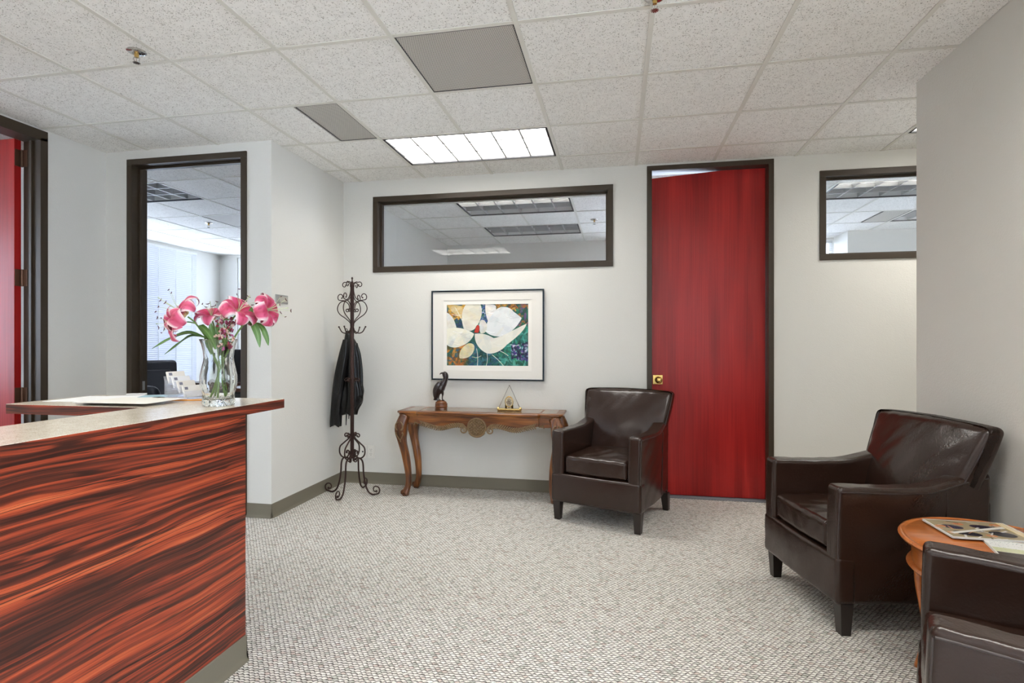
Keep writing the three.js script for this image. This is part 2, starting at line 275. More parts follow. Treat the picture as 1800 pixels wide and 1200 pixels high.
// ---- ceilings: T-bar grid, mineral boards as single pieces
const gaps = (a, b, cuts) => { let l = [[a, b]]; for (const [p, q] of cuts) l = l.flatMap(([u, v]) => [[u, min(v, p)], [max(u, q), v]].filter((e) => e[1] - e[0] > 0.01)); return l; };
function ceilingGrid(rects, skips, label, extra = []) {
  const grp = thing('ceiling', label, 'ceiling', [0, 0, 0], 0, null, 'structure');
  const x0 = min(...rects.map((r) => r[0])), x1 = max(...rects.map((r) => r[1])), z0 = min(...rects.map((r) => r[2])), z1 = max(...rects.map((r) => r[3]));
  obj('deck', rects.map((r) => bx(r[0] - 0.06, r[1] + 0.06, TOP + 0.06, TOP + 0.16, r[2] - 0.06, r[3] + 0.06)), M.deck, grp);
  const inside = (x, z, e = 0) => rects.some((r) => x > r[0] - e && x < r[1] + e && z > r[2] - e && z < r[3] + e);
  for (let i = Math.ceil((x0 - GX) / T); GX + i * T < x1; i++) {
    const x = GX + i * T;
    for (const r of rects) if (x > r[0] && x < r[1]) for (const [p, q] of gaps(r[2], r[3], skips.filter((s) => x > s[0] + 0.01 && x < s[1] - 0.01).map((s) => [s[2], s[3]]))) obj('grid_bar', [bx(x - 0.012, x + 0.012, C, C + 0.004, p, q), bx(x - 0.002, x + 0.002, C + 0.004, C + 0.035, p, q)], M.tee, grp);
  }
  for (let j = Math.ceil((z0 - GZ) / T); GZ + j * T < z1; j++) {
    const z = GZ + j * T;
    for (const r of rects) if (z > r[2] && z < r[3]) obj('grid_bar', [bx(r[0], r[1], C + 0.0006, C + 0.004, z - 0.012, z + 0.012), bx(r[0], r[1], C + 0.004, C + 0.035, z - 0.002, z + 0.002)], M.tee, grp);
  }
  for (let i = floor((x0 - GX) / T); GX + i * T < x1; i++) for (let j = floor((z0 - GZ) / T); GZ + j * T < z1; j++) {
    const cx0 = GX + i * T, cz0 = GZ + j * T; let b = null;
    for (const r of rects) { const a = [max(cx0, r[0]), min(cx0 + T, r[1]), max(cz0, r[2]), min(cz0 + T, r[3])]; if (a[1] - a[0] > 0.005 && a[3] - a[2] > 0.005) b = b ? [min(a[0], b[0]), max(a[1], b[1]), min(a[2], b[2]), max(a[3], b[3])] : a; }
    if (!b || skips.some((s) => cx0 + T / 2 > s[0] && cx0 + T / 2 < s[1] && cz0 + T / 2 > s[2] && cz0 + T / 2 < s[3])) continue;
    const g = bx(b[0] + 0.003, b[1] - 0.003, C + 0.005, C + 0.02, b[2] + 0.003, b[3] - 0.003), uv = g.attributes.uv, ou = hash(i + 50, j + 50, 1), ov = hash(i + 50, j + 50, 2), fl = hash(i + 50, j + 50, 3) > 0.5;
    for (let k = 0; k < uv.count; k++) { const u = uv.getX(k), v = uv.getY(k); if (fl) uv.setXY(k, v + ou, u + ov); else uv.setXY(k, u + ou, v + ov); }
    obj('ceiling_tile', g, M.tile, grp);
  }
  for (const b of extra) obj('ceiling_tile', bx(b[0] + 0.003, b[1] - 0.003, C + 0.005, C + 0.02, b[2] + 0.003, b[3] - 0.003), M.tile, grp);
  return grp;
}
const cell = (i, j, w = 1, d = 1) => [GX + i * T, GX + (i + w) * T, GZ + j * T, GZ + (j + d) * T];   // j counts towards the camera
const LIT = [cell(0, -3, 2, 1), cell(-2, 2, 2, 1), cell(3, 1, 2, 1), cell(-1, 6, 2, 1), cell(3, 6, 2, 1), cell(6, -3, 2, 1)];
const DARKA = [cell(0, -6, 2, 1), cell(0, -8, 2, 1)], DARKB = [cell(6, -6, 2, 1), cell(8, -8, 2, 1)], DARKC = [cell(-6, -4, 2, 1)];
const RETURN = cell(1, -1), SMALL = [GX - T / 2, GX, GZ - 2 * T, GZ - T], VENTB = [GX + 7.5 * T, GX + 8 * T, GZ - 8 * T, GZ - 7 * T], VENTC = cell(-5, -6);
ceilingGrid([[XL, XR, ZS, 2.6], [XS, XR, ZB, ZS], [XR, 4.98, ZB, -3.474]], [...LIT, RETURN, cell(-1, -2)], 'suspended ceiling of speckled mineral boards over the reception area', [[GX - T, GX - T / 2, GZ - 2 * T, GZ - T]]);
ceilingGrid([[-2.5, 1.38, -7.9, ZB - TH]], DARKA, 'suspended ceiling of the office seen through the long transom');
ceilingGrid([[1.5, 4.98, -7.84, ZB - TH], [1.5, 2.95, -8.3, -7.84]], [...DARKB, cell(7, -8)], 'suspended ceiling of the office seen through the short transom', [[GX + 7 * T, GX + 7.5 * T, GZ - 8 * T, GZ - 7 * T]]);
ceilingGrid([[-6.5, -2.58, -8.05, ZS - TH]], [...DARKC, VENTC], 'suspended ceiling of the office with the venetian blinds');
ceilingGrid([[-7.18, -4.0, ZS, -0.42]], [], 'suspended ceiling of the side room past the open door');

// ---- baseboards with a rolled toe
function baseGeo(x0, z0, x1, z1, nx, nz) {
  const prof = [[0.0005, 0], [0.016, 0], [0.015, 0.004], [0.007, 0.012], [0.004, 0.022], [0.004, 0.098], [0.0015, 0.1015], [0.0005, 0.1015]];
  const ring = (x, z) => prof.map(([d, y]) => V(x + nx * d, y, z + nz * d));
  return fin(loft([ring(x0, z0), ring(x1, z1)]), 0.5);
}
const baseb = (name, list, label) => struct(name, list.map((a) => baseGeo(...a)), M.vinyl, label, 'baseboard');
baseb('baseboard_back', [[XS + 0.004, ZB, 0.24, ZB, 0, 1], [1.213, ZB, 4.98, ZB, 0, 1]], 'taupe vinyl baseboard below the framed painting and console table');
baseb('baseboard_alcove', [[XS, ZB, XS, ZS, 1, 0]], 'taupe vinyl baseboard behind the iron coat rack feet');
baseb('baseboard_office', [[XL, ZS, -3.682, ZS, 0, 1], [-2.66, ZS, XS + 0.004, ZS, 0, 1]], 'taupe vinyl baseboard beside the open office doorway');
baseb('baseboard_left', [[XL, ZS, XL, -3.118, 1, 0], [XL, -2.08, XL, 2.6, 1, 0]], 'taupe vinyl baseboard along the wall of the open door');
baseb('baseboard_right', [[XR, -3.474, XR, 2.6, -1, 0]], 'taupe vinyl baseboard behind the two armchairs');

// ---- frames in a wall of constant z: face on the +z side
function frameParts(parent, x0, x1, y0, y1, zf, zb, w, o = {}) {
  const m = o.mat || M.bronze, p = 0.012, st = o.stop ?? 0.016, sd = [zf - 0.052, zf - 0.072];
  obj('frame_head', [cbu(x0, x1, y1 - w, y1, zb - p, zf + p), cbu(x0 + w, x1 - w, y1 - w - st, y1 - w, ...[sd[1], sd[0]])], m, parent);
  if (o.sill) obj('frame_sill', [cbu(x0, x1, y0, y0 + w, zb - p, zf + p), cbu(x0 + w, x1 - w, y0 + w, y0 + w + st, sd[1], sd[0])], m, parent);
  const b = o.sill ? y0 + w : y0;
  obj('frame_jamb', [cbu(x0, x0 + w, b, y1 - w, zb - p, zf + p), cbu(x0 + w, x0 + w + st, b, y1 - w, sd[1], sd[0])], m, parent);
  obj('frame_jamb', [cbu(x1 - w, x1, b, y1 - w, zb - p, zf + p), cbu(x1 - w - st, x1 - w, b, y1 - w, sd[1], sd[0])], m, parent);
}
const glassZ = (x0, x1, y0, y1, z) => bx(x0, x1, y0, y1, z - 0.003, z + 0.003);
const win1 = thing('window_1', 'long bronze framed transom window above the magnolia painting', 'window', [0, 0, 0], 0, null, 'structure');
frameParts(win1, -2.168, -0.033, 1.906, 2.588, ZB, ZB - TH, 0.045, { sill: true });
obj('pane', glassZ(-2.123, -0.078, 1.951, 2.543, ZB - 0.08), M.glass, win1);
const win2 = thing('window_2', 'bronze framed transom window running behind the end of the pale wall', 'window', [0, 0, 0], 0, null, 'structure');
frameParts(win2, 1.545, 3.402, 1.91, 2.604, ZB, ZB - TH, 0.045, { sill: true });
obj('pane', glassZ(1.59, 3.357, 1.955, 2.559, ZB - 0.08), M.glass, win2);

// ---- the red door
const door1 = thing('door_1', 'tall dark red wooden door in a bronze frame behind an armchair', 'door', [0, 0, 0], 0, null, 'structure');
{
  const x0 = 0.24, x1 = 1.213, w = 0.04, zf = ZB + 0.012, zb = ZB - TH - 0.012, y1 = 2.72;
  obj('frame_head', [cbu(x0, x1, y1 - w, y1, zb, zf)], M.bronze, door1);
  obj('frame_jamb', [cbu(x0, x0 + w, 0, y1 - w, zb, zf)], M.bronze, door1);
  obj('frame_jamb', [cbu(x1 - w, x1, 0, y1 - w, zb, zf)], M.bronze, door1);
  const s = poly([[x0 + w + 0.004, 0.014], [x1 - w - 0.003, 0.014], [x1 - w - 0.003, 2.676], [x0 + 0.6, 2.676], [x0 + w + 0.004, 2.640]]);
  const leaf = obj('door_leaf', extrude(s, 0.042, 0.001).translate(0, 0, ZB - 0.122), M.veneer, door1);
  obj('latch_plate', cb(0.292, 0.372, 0.925, 1.003, ZB - 0.082, ZB - 0.074, 0.002), M.brass, door1);
  obj('door_knob', fin(lathe([[0.001, 0], [0.018, 0.001], [0.016, 0.012], [0.011, 0.02], [0.012, 0.028], [0.024, 0.038], [0.028, 0.05], [0.025, 0.06], [0.012, 0.066], [0.001, 0.067]], 24), 0.9).rotateX(PI / 2).translate(0.338, 0.962, ZB - 0.075), M.brass, door1);
}
struct('trim_1', [cbu(0.281, 1.172, 0, 0.008, ZB - TH - 0.01, ZB - 0.012, 0.003)], M.threshold, 'grey carpet strip across the threshold below the red door', 'threshold');
// ---- open office doorway
const door3 = thing('door_3', 'empty bronze door frame of the office behind the lilies', 'door frame', [0, 0, 0], 0, null, 'structure');
frameParts(door3, -3.684, -2.658, 0, 2.67, ZS, ZS - TH, 0.045, { stop: 0.016 });
obj('strike_plate', cb(-3.641, -3.638, 0.9, 0.97, ZS - 0.11, ZS - 0.08, 0.001), M.steel, door3);
// ---- open door on the left wall, leaf swung into the side room
const door2 = thing('door_2', 'red wooden door standing open beside the reception counter', 'door', [0, 0, 0], 0, null, 'structure');
{
  const z0 = -3.12, z1 = -2.078, w = 0.05, xf = XL + 0.012, xb = XL - TH - 0.012, y1 = 2.724;
  obj('frame_head', [cbu(xb, xf, y1 - w - 0.022, y1, z0, z1)], M.bronze, door2);
  obj('frame_jamb', [cbu(xb, xf, 0, y1 - w, z0, z0 + w), cbu(XL - 0.07, XL - 0.05, 0, y1 - w, z0 + w, z0 + w + 0.014)], M.bronze, door2);
  obj('frame_jamb', [cbu(xb, xf, 0, y1 - w, z1 - w, z1)], M.bronze, door2);
  const lx = xb - 0.02;
  obj('door_leaf', [cbu(lx - 0.9, lx, 0.014, 2.66, z0 + 0.05, z0 + 0.094, 0.0015)], M.veneer, door2);
  for (const y of [2.535, 1.715, 0.905]) {
    const h = sub('hinge', door2);
    obj('hinge_leaf', cb(lx, lx + 0.003, y - 0.057, y + 0.057, z0 + 0.052, z0 + 0.092, 0.001), M.hinge, h);
    obj('hinge_leaf', cb(xb - 0.004, xb + 0.035, y - 0.057, y + 0.057, z0 + 0.0505, z0 + 0.0535, 0.001), M.hinge, h);
    obj('hinge_knuckle', [cyl(0.0075, 0.0075, 0.116, 12).translate(lx + 0.0115, y, z0 + 0.0535)], M.hinge, h);
  }
}
// ---- exterior windows of the rooms beyond, and one added to the reception
function extWindow(n, axis, c, a0, a1, y0, y1, mull, label) {
  const o = thing('window_' + n, label, 'window', [0, 0, 0], 0, null, 'structure'), f = 0.05, B = (p0, p1, q0, q1, e) => axis === 'x' ? cbu(c - e, c + e, q0, q1, p0, p1) : cbu(p0, p1, q0, q1, c - e, c + e);
  obj('frame_head', B(a0, a1, y1 - f, y1, 0.04), M.white, o); obj('frame_sill', B(a0, a1, y0, y0 + f, 0.04), M.white, o);
  obj('frame_jamb', B(a0, a0 + f, y0 + f, y1 - f, 0.04), M.white, o); obj('frame_jamb', B(a1 - f, a1, y0 + f, y1 - f, 0.04), M.white, o);
  const n2 = mull.length; for (const m of mull) obj('mullion', B(m - 0.02, m + 0.02, y0 + f, y1 - f, 0.03), M.white, o);
  const e = [a0 + f, ...mull, a1 - f]; for (let i = 0; i <= n2; i++) obj('pane', axis === 'x' ? bx(c - 0.003, c + 0.003, y0 + f, y1 - f, e[i] + 0.02, e[i + 1] - 0.02) : bx(e[i] + 0.02, e[i + 1] - 0.02, y0 + f, y1 - f, c - 0.003, c + 0.003), M.glass, o);
}
extWindow(3, 'x', -6.57, -7.53, -4.0, 0.3, 2.69, [-6.35, -5.2], 'wide office window behind the closed venetian blind');
extWindow(4, 'z', -8.12, -6.19, -5.8, 0.3, 2.69, [], 'narrow bright window on the far wall of the blind-hung office');
extWindow(5, 'z', -8.37, 1.9, 2.945, 1.2, 2.71, [], 'small window behind a blind, seen through the short transom');
extWindow(6, 'z', -7.97, 0.3, 1.34, 0.6, 2.55, [], 'office window on the far wall beyond the red door');
extWindow(7, 'x', 5.05, -6.7, -5.7, 0.9, 2.1, [], 'office window in the end wall of the office behind the short transom');
extWindow(9, 'x', XR + 0.07, -0.15, 2.45, 0.5, 2.6, [0.7, 1.58], 'wide unseen window added in the pale wall beside the photographer for daylight fill');  // added out of view so daylight lifts the ceiling, alcove and counter front
extWindow(8, 'x', -7.25, -1.75, -0.5, 0.7, 2.6, [], 'window of the side room past the open door');
// venetian blinds, each slat a piece
function blind(axis, c, a0, a1, y0, y1, tilt, label) {
  const o = thing('venetian_blind', label, 'blind'), P = 0.028, len = a1 - a0, mid = (a0 + a1) / 2;
  const g = (() => { const n = 4, top = [], bot = []; for (let i = 0; i <= n; i++) { const s = (i / n - 0.5) * 0.031, k = 0.003 * (1 - pow(2 * i / n - 1, 2)); top.push([s * cos(tilt) - k * sin(tilt), s * sin(tilt) + k * cos(tilt)]); } const ring = (q) => [...top.map(([x, y]) => V(x, y, q)), ...top.slice().reverse().map(([x, y]) => V(x, y - 0.0006, q))]; const r = loft([ring(-len / 2), ring(len / 2)]); if (axis === 'z') r.rotateY(PI / 2); return r; })();
  for (let y = y0 + 0.03; y < y1 - 0.03; y += P) { const s = obj('slat', g, M.slat, o); if (axis === 'x') s.position.set(c, y, mid); else s.position.set(mid, y, c); }
  const B = (p0, p1, q0, q1, e) => axis === 'x' ? cb(c - e, c + e, q0, q1, p0, p1, 0.003) : cb(p0, p1, q0, q1, c - e, c + e, 0.003);
  obj('head_rail', B(a0, a1, y1 - 0.03, y1, 0.016), M.white, o); obj('bottom_rail', B(a0, a1, y0, y0 + 0.018, 0.012), M.white, o);
  for (const t of [0.08, 0.36, 0.64, 0.92]) { const q = lerp(a0, a1, t); obj('ladder_cord', [B(q - 0.0015, q + 0.0015, y0 + 0.018, y1 - 0.03, 0.0085)], M.white, o); }
  return o;
}
blind('x', -6.475, -7.5, -6.37, 0.32, 2.685, 1.16, 'narrow white venetian blind beside the white pier of the office');
blind('x', -6.475, -6.33, -4.05, 0.32, 2.685, 1.16, 'wide white venetian blind behind the black office chairs');
blind('z', -8.275, 1.92, 2.92, 1.22, 2.69, 0.12, 'small white blind glimpsed through the short transom window');

// ================================================================ CEILING FITTINGS
function ceilingLight(r, lit, label, group) {
  const [x0, x1, z0, z1] = r, a = x0 + 0.014, b = x1 - 0.014, c = z0 + 0.014, d = z1 - 0.014, o = thing('ceiling_light', label, 'ceiling light', [0, 0, 0], 0, group);
  obj('frame', [bx(a, b, C + 0.001, C + 0.012, c, c + 0.014), bx(a, b, C + 0.001, C + 0.012, d - 0.014, d), bx(a, a + 0.014, C + 0.001, C + 0.012, c, d), bx(b - 0.014, b, C + 0.001, C + 0.012, c, d)], M.gasket, o);
  obj('housing', [bx(a, b, C + 0.116, C + 0.124, c, d), bx(a, a + 0.005, C + 0.012, C + 0.116, c, d), bx(b - 0.005, b, C + 0.012, C + 0.116, c, d), bx(a, b, C + 0.012, C + 0.116, c, c + 0.005), bx(a, b, C + 0.012, C + 0.116, d - 0.005, d)], M.pan, o);
  const y0 = C + 0.012, y1 = C + 0.062, bl = [];
  const blade = (u, v, w, h) => obj('louver_blade', bx(u, v, y0, y1, w, h), M.louver, o);
  for (let i = 1; i < 6; i++) { const x = lerp(a, b, i / 6); blade(x - 0.006, x + 0.006, c, d); }
  for (let i = 1; i < 3; i++) { const z = lerp(c, d, i / 3); blade(a, b, z - 0.006, z + 0.006); }
  if (lit) {
    obj('diffuser', bx(a + 0.006, b - 0.006, C + 0.1, C + 0.106, c + 0.006, d - 0.006), M.glow, o);
    const L = new THREE.RectAreaLight(LAMP_COLOR, LAMP, b - a - 0.02, d - c - 0.02); L.name = 'ceiling_lamp'; L.position.set((a + b) / 2, C + 0.095, (c + d) / 2); L.rotation.x = -PI / 2; L.castShadow = true; o.add(L);
  } else {
    for (let i = 0; i < 3; i++) { const z = lerp(c, d, (i + 0.5) / 3); obj('fluorescent_tube', cyl(0.013, 0.013, b - a - 0.06, 12).rotateZ(PI / 2).translate((a + b) / 2, C + 0.092, z), M.tube, o); }
  }
  return o;
}
const litLabels = ['lit ceiling light with a white louvered grid in front of the long transom', 'lit ceiling light above the reception counter', 'lit ceiling light above the armchairs along the pale wall', 'lit ceiling light behind the reception counter end', 'lit ceiling light at the far end of the pale wall', 'lit ceiling light in the side corridor'];
LIT.forEach((r, i) => ceilingLight(r, true, litLabels[i], 'lit ceiling lights'));
ceilingLight(DARKA[0], false, 'switched-off louvered light seen through the long transom, next to the glass', 'switched-off office lights');
ceilingLight(DARKA[1], false, 'switched-off louvered light seen through the long transom, next to the far wall', 'switched-off office lights');
ceilingLight(DARKB[0], false, 'switched-off louvered light spanning the top of the short transom', 'switched-off office lights');
ceilingLight(DARKB[1], false, 'switched-off louvered light beside the grey grille in the short transom', 'switched-off office lights');
ceilingLight(DARKC[0], false, 'switched-off louvered light in the office behind the lilies', 'switched-off office lights');
function grille(r, label, name = 'ceiling_vent') {
  const [x0, x1, z0, z1] = r, o = thing(name, label, 'vent', [0, 0, 0], 0, 'ceiling vents'), a = x0 + 0.013, b = x1 - 0.013, c = z0 + 0.013, d = z1 - 0.013;
  obj('perforated_panel', bx(a + 0.004, b - 0.004, C + 0.004, C + 0.007, c + 0.004, d - 0.004), M.grille, o);
  obj('frame', [bx(a, b, C + 0.001, C + 0.016, c, c + 0.004), bx(a, b, C + 0.001, C + 0.016, d - 0.004, d), bx(a, a + 0.004, C + 0.001, C + 0.016, c, d), bx(b - 0.004, b, C + 0.001, C + 0.016, c, d)], M.gasket, o);
  return o;
}
grille(RETURN, 'large square perforated grey grille in the reception ceiling');
grille(SMALL, 'narrow perforated grey grille near the corner of the lit ceiling light');
grille(VENTB, 'grey ceiling grille seen through the short transom');
grille(VENTC, 'grey ceiling grille in the office behind the lilies');
function sprinkler(x, z, label) {
  const o = thing('fire_sprinkler', label, 'sprinkler', [x, C + 0.003, z], 0.6, 'fire sprinklers');
  obj('escutcheon', fin(lathe([[0.012, 0], [0.043, 0.0], [0.044, -0.004], [0.036, -0.009], [0.018, -0.013], [0.012, -0.013]], 24), 0.6), M.chrome, o);
  obj('body', [cyl(0.009, 0.011, 0.02, 12).translate(0, -0.022, 0)], M.brass, o);
  obj('yoke', [sweep([[-0.008, -0.03, 0], [-0.013, -0.038, 0], [-0.009, -0.05, 0], [0, -0.056, 0]], 0.0022, 8, 6), sweep([[0.008, -0.03, 0], [0.013, -0.038, 0], [0.009, -0.05, 0], [0, -0.056, 0]], 0.0022, 8, 6), cyl(0.002, 0.002, 0.026, 8).translate(0, -0.043, 0)], M.chrome, o);
  const d = []; for (let i = 0; i < 10; i++) d.push(bx(0.004, 0.017, -0.0595, -0.058, -0.003, 0.003).rotateY(i * PI / 5)); d.push(cyl(0.006, 0.006, 0.003, 12).translate(0, -0.0585, 0));
  obj('deflector', d, M.chrome, o);
}
sprinkler(-2.378, -2.355, 'chrome fire sprinkler in the reception ceiling above the counter end');
sprinkler(0.157, -2.40, 'chrome fire sprinkler in the reception ceiling beside the large square grille');
sprinkler(-0.265, -6.55, 'small fire sprinkler seen through the long transom');
sprinkler(-4.88, -5.85, 'small fire sprinkler in the office behind the lilies');

// ================================================================ RECEPTION COUNTER
const counter = thing('reception_counter', 'rosewood laminate reception counter with a speckled beige top', 'counter', [0, 0, 0]);
{
  const yb = 0.98, yt = 1.019, xo = -1.442, zi = 0.35;
  obj('front_panel', [cbu(-1.56, -1.456, 0.0, yb, -1.948, zi, 0.0015)], M.rosewood, counter);
  obj('return_panel', [cbu(-1.92, -1.561, 0.0, yb, -1.947, -1.85, 0.0015)], M.rosewood, counter);
  const L = [[xo, zi], [xo, -2.185], [-2.42, -2.185], [-2.42, -1.785], [-1.775, -1.785], [-1.775, zi]];
  const shape = poly(L.map(([x, z]) => [x, -z])), slab = (s, d) => fin(extrude(s, d, 0).rotateX(-PI / 2), 0.5);
  obj('top_edge', slab(shape, yt - yb - 0.0016).translate(0, yb, 0), M.rosewood, counter);
  const inset = L.map(([x, z], i) => [x + [-1, -1, 1, 1, 1, 1][i] * 0.0008, z + [-1, 1, 1, -1, -1, -1][i] * 0.0008]);
  obj('top_surface', slab(poly(inset.map(([x, z]) => [x, -z])), 0.0016).translate(0, yt - 0.0016, 0), M.laminate, counter);
  obj('baseboard', [baseGeo(-1.456, -1.948, -1.456, zi, 1, 0)], M.vinyl, counter);
  obj('work_surface', [cbu(-2.25, -1.562, 0.715, 0.745, -1.84, zi, 0.003)], M.rosewood, counter);
}
// ================================================================ ARMCHAIRS
function makeArmchair(label) {
  const o = thing('armchair', label, 'armchair', [0, 0, 0], 0, 'dark brown leather club armchairs');
  const W = 0.67, A = 0.098, zf = 0.34, zr = -0.34, LEG = 0.135;
  // arm top line: level, then rising into the back
  const rise = (z) => 0.055 * smooth(-0.02, -0.34, z) - 0.006 * smooth(0.34, 0.1, z) * smooth(-0.2, 0.05, z);
  for (const s of [-1, 1]) {
    const arm = obj('arm', rbox(A, 0.51, zf - zr, 0.022, 3, 16, (p) => {
      const t = (p.y + 0.255) / 0.51, zz = p.z; p.y += rise(zz) * smooth(0.35, 1, t);
      p.x += s * (0.008 * sin(PI * clamp((zz + 0.34) / 0.68)) * (s * p.x > 0 ? 1 : 0.3)) - s * 0.018 * smooth(0.05, -0.34, zz);
      p.x += -s * 0.01 * (1 - t) * (s * p.x > 0 ? 1 : 0);
      if (zz > 0.3) p.z += 0.006 * sin(PI * clamp(t)); p.x += crease(p.x * 2 + s, p.y, zz) * 1.1; p.y += crease(zz, p.x, t) * smooth(0.9, 1, t);
    }).translate(s * (W / 2 - A / 2), LEG + 0.255, 0), M.leather, o);
    // piping along the outer top edge, down the front, and the side seam
    const edge = []; for (let i = 0; i <= 12; i++) { const z = lerp(zf - 0.012, zr + 0.02, i / 12); edge.push([s * (W / 2 - 0.0012 + 0.008 * sin(PI * clamp((z + 0.34) / 0.68)) - 0.018 * smooth(0.05, -0.34, z)), LEG + 0.4885 + rise(z), z]); }
    obj('piping', sweep(edge, 0.0032, 30, 6), M.piping, arm);
    const fr = []; for (let i = 0; i <= 8; i++) { const t = i / 8; fr.push([s * (W / 2 - 0.005 - 0.01 * (1 - t)), lerp(LEG + 0.02, LEG + 0.485, t), zf - 0.008 + 0.006 * sin(PI * t)]); }
    obj('piping', sweep(fr, 0.003, 20, 6), M.piping, arm);
    const zs = -0.13, xs = s * (W / 2 + 0.0075 - 0.018 * smooth(0.05, -0.34, zs));
    obj('side_seam', sweep([[xs - s * 0.0095, LEG + 0.02, zs], [xs - s * 0.0045, LEG + 0.25, zs], [xs - s * 0.001, LEG + 0.47 + rise(zs), zs]], 0.0022, 14, 6), M.piping, arm);
  }
  obj('front_panel', rbox(W - 0.004, 0.205, 0.09, 0.02, 3, 18, (p) => {
    const k = cos(p.x / (W / 2) * PI / 2); if (p.z > 0) p.z += 0.014 * k * cos(p.y / 0.21 * PI * 0.8) + 0.0025 * sin(p.x * 130) * pow(abs(p.x) / (W / 2), 6) * smooth(-0.05, 0.1, p.y) + crease(p.x, p.y, 0.3);
  }).translate(0, LEG + 0.1025, zf - 0.036), M.leather, o);
  obj('underframe', [bx(-W / 2 + 0.03, W / 2 - 0.03, LEG + 0.004, LEG + 0.19, zr + 0.02, zf - 0.05)], M.dark, o);
  const cw = W - 2 * A - 0.008, cush = obj('seat_cushion', rbox(cw, 0.125, 0.56, 0.026, 3, 18, (p) => {
    const k = cos(p.x / cw * PI) * cos((p.z) / 0.56 * PI); p.y += 0.022 * max(0, k) * smooth(-0.02, 0.06, p.y); if (p.z > 0.2) p.z += 0.012 * cos(p.x / cw * PI); p.y += 1.6 * crease(p.x, 0.2, p.z) * smooth(0, 0.06, p.y); if (p.z > 0.2) p.z += crease(p.x, p.y, 0.7);
  }).translate(0, LEG + 0.205 + 0.066, 0.055), M.leather, o);
  for (const yy of [0.252, 0.155]) { const q = []; for (let i = 0; i <= 10; i++) { const x = lerp(-cw / 2 + 0.012, cw / 2 - 0.012, i / 10); q.push([x, LEG + yy + 0.066, 0.327 + 0.011 * cos(x / cw * PI)]); } obj('piping', sweep(q, 0.0028, 20, 6), M.piping, cush); }
  // back: flares and leans, front face padded, shallow crown
  const HB = 0.545, TB = 0.135;
  const back = obj('backrest', rbox(0.60, HB, TB, 0.03, 3, 22, (p) => {
    const t = (p.y + HB / 2) / HB, u = p.x / 0.30; p.x *= lerp(0.98, 1.19, smooth(0.1, 1, t));
    if (p.z > 0) p.z += 0.048 * cos(clamp(u, -1, 1) * PI / 2) * sin(PI * clamp(t * 0.95 + 0.02)); p.z -= 0.02 * pow(abs(u), 3) * smooth(0.2, 1, t);
    p.y += 0.012 * cos(u * PI / 2) * smooth(0.7, 1, t) - 0.004; if (p.z < 0) p.z += 0.055 * t; else p.z += 1.5 * crease(p.x, p.y, 0.1); p.z -= 0.115 * t + 0.05 * t * t;
  }).translate(0, LEG + 0.225 + HB / 2, -0.185), M.leather, o);
  for (const s of [-1, 1]) { const q = []; for (let i = 0; i <= 10; i++) { const t = lerp(0.05, 0.985, i / 10); q.push([s * 0.297 * lerp(0.98, 1.19, smooth(0.1, 1, t)), LEG + 0.225 + HB * t - 0.005, -0.185 + TB / 2 - 0.006 - 0.02 * smooth(0.2, 1, t) - 0.115 * t - 0.05 * t * t]); } obj('piping', sweep(q, 0.0028, 24, 6), M.piping, back); }
  obj('rear_panel', rbox(W - 0.05, 0.44, 0.06, 0.015, 2, 2, null).translate(0, LEG + 0.22, zr + 0.025), M.leather, o);
  for (const [x, z] of [[-1, 1], [1, 1], [-1, -1], [1, -1]]) {
    const g = new THREE.CylinderGeometry(0.040, 0.029, LEG + 0.004, 4, 1); g.rotateY(PI / 4); const q = g.attributes.position; for (let i = 0; i < q.count; i++) { const t = (LEG / 2 - q.getY(i)) / LEG; if (z < 0) q.setZ(i, q.getZ(i) - 0.03 * t); }
    obj('leg', fin(g, 0.5).translate(x * (W / 2 - 0.036), LEG / 2 + 0.002, z > 0 ? zf - 0.04 : zr + 0.045), M.chairLeg, o);
  }
  return o;
}
const chair1 = makeArmchair('dark brown leather armchair standing between console table and red door');
function place(o, fx, fz, deg) { const a = deg * PI / 180; o.position.set(fx - sin(a) * 0.34, 0, fz - cos(a) * 0.34); o.rotation.y = a; }
place(chair1, -0.155, -3.81, -21.5);
const chair2 = copyOf(chair1, [0, 0, 0], 0, 'dark brown leather armchair against the pale wall, facing the counter'); place(chair2, 0.868, -2.90, -78.5);
const chair3 = copyOf(chair1, [0, 0, 0], 0, 'dark brown leather armchair on the near side of the magazine table, turned away'); place(chair3, 0.81, -1.65, -115.2);

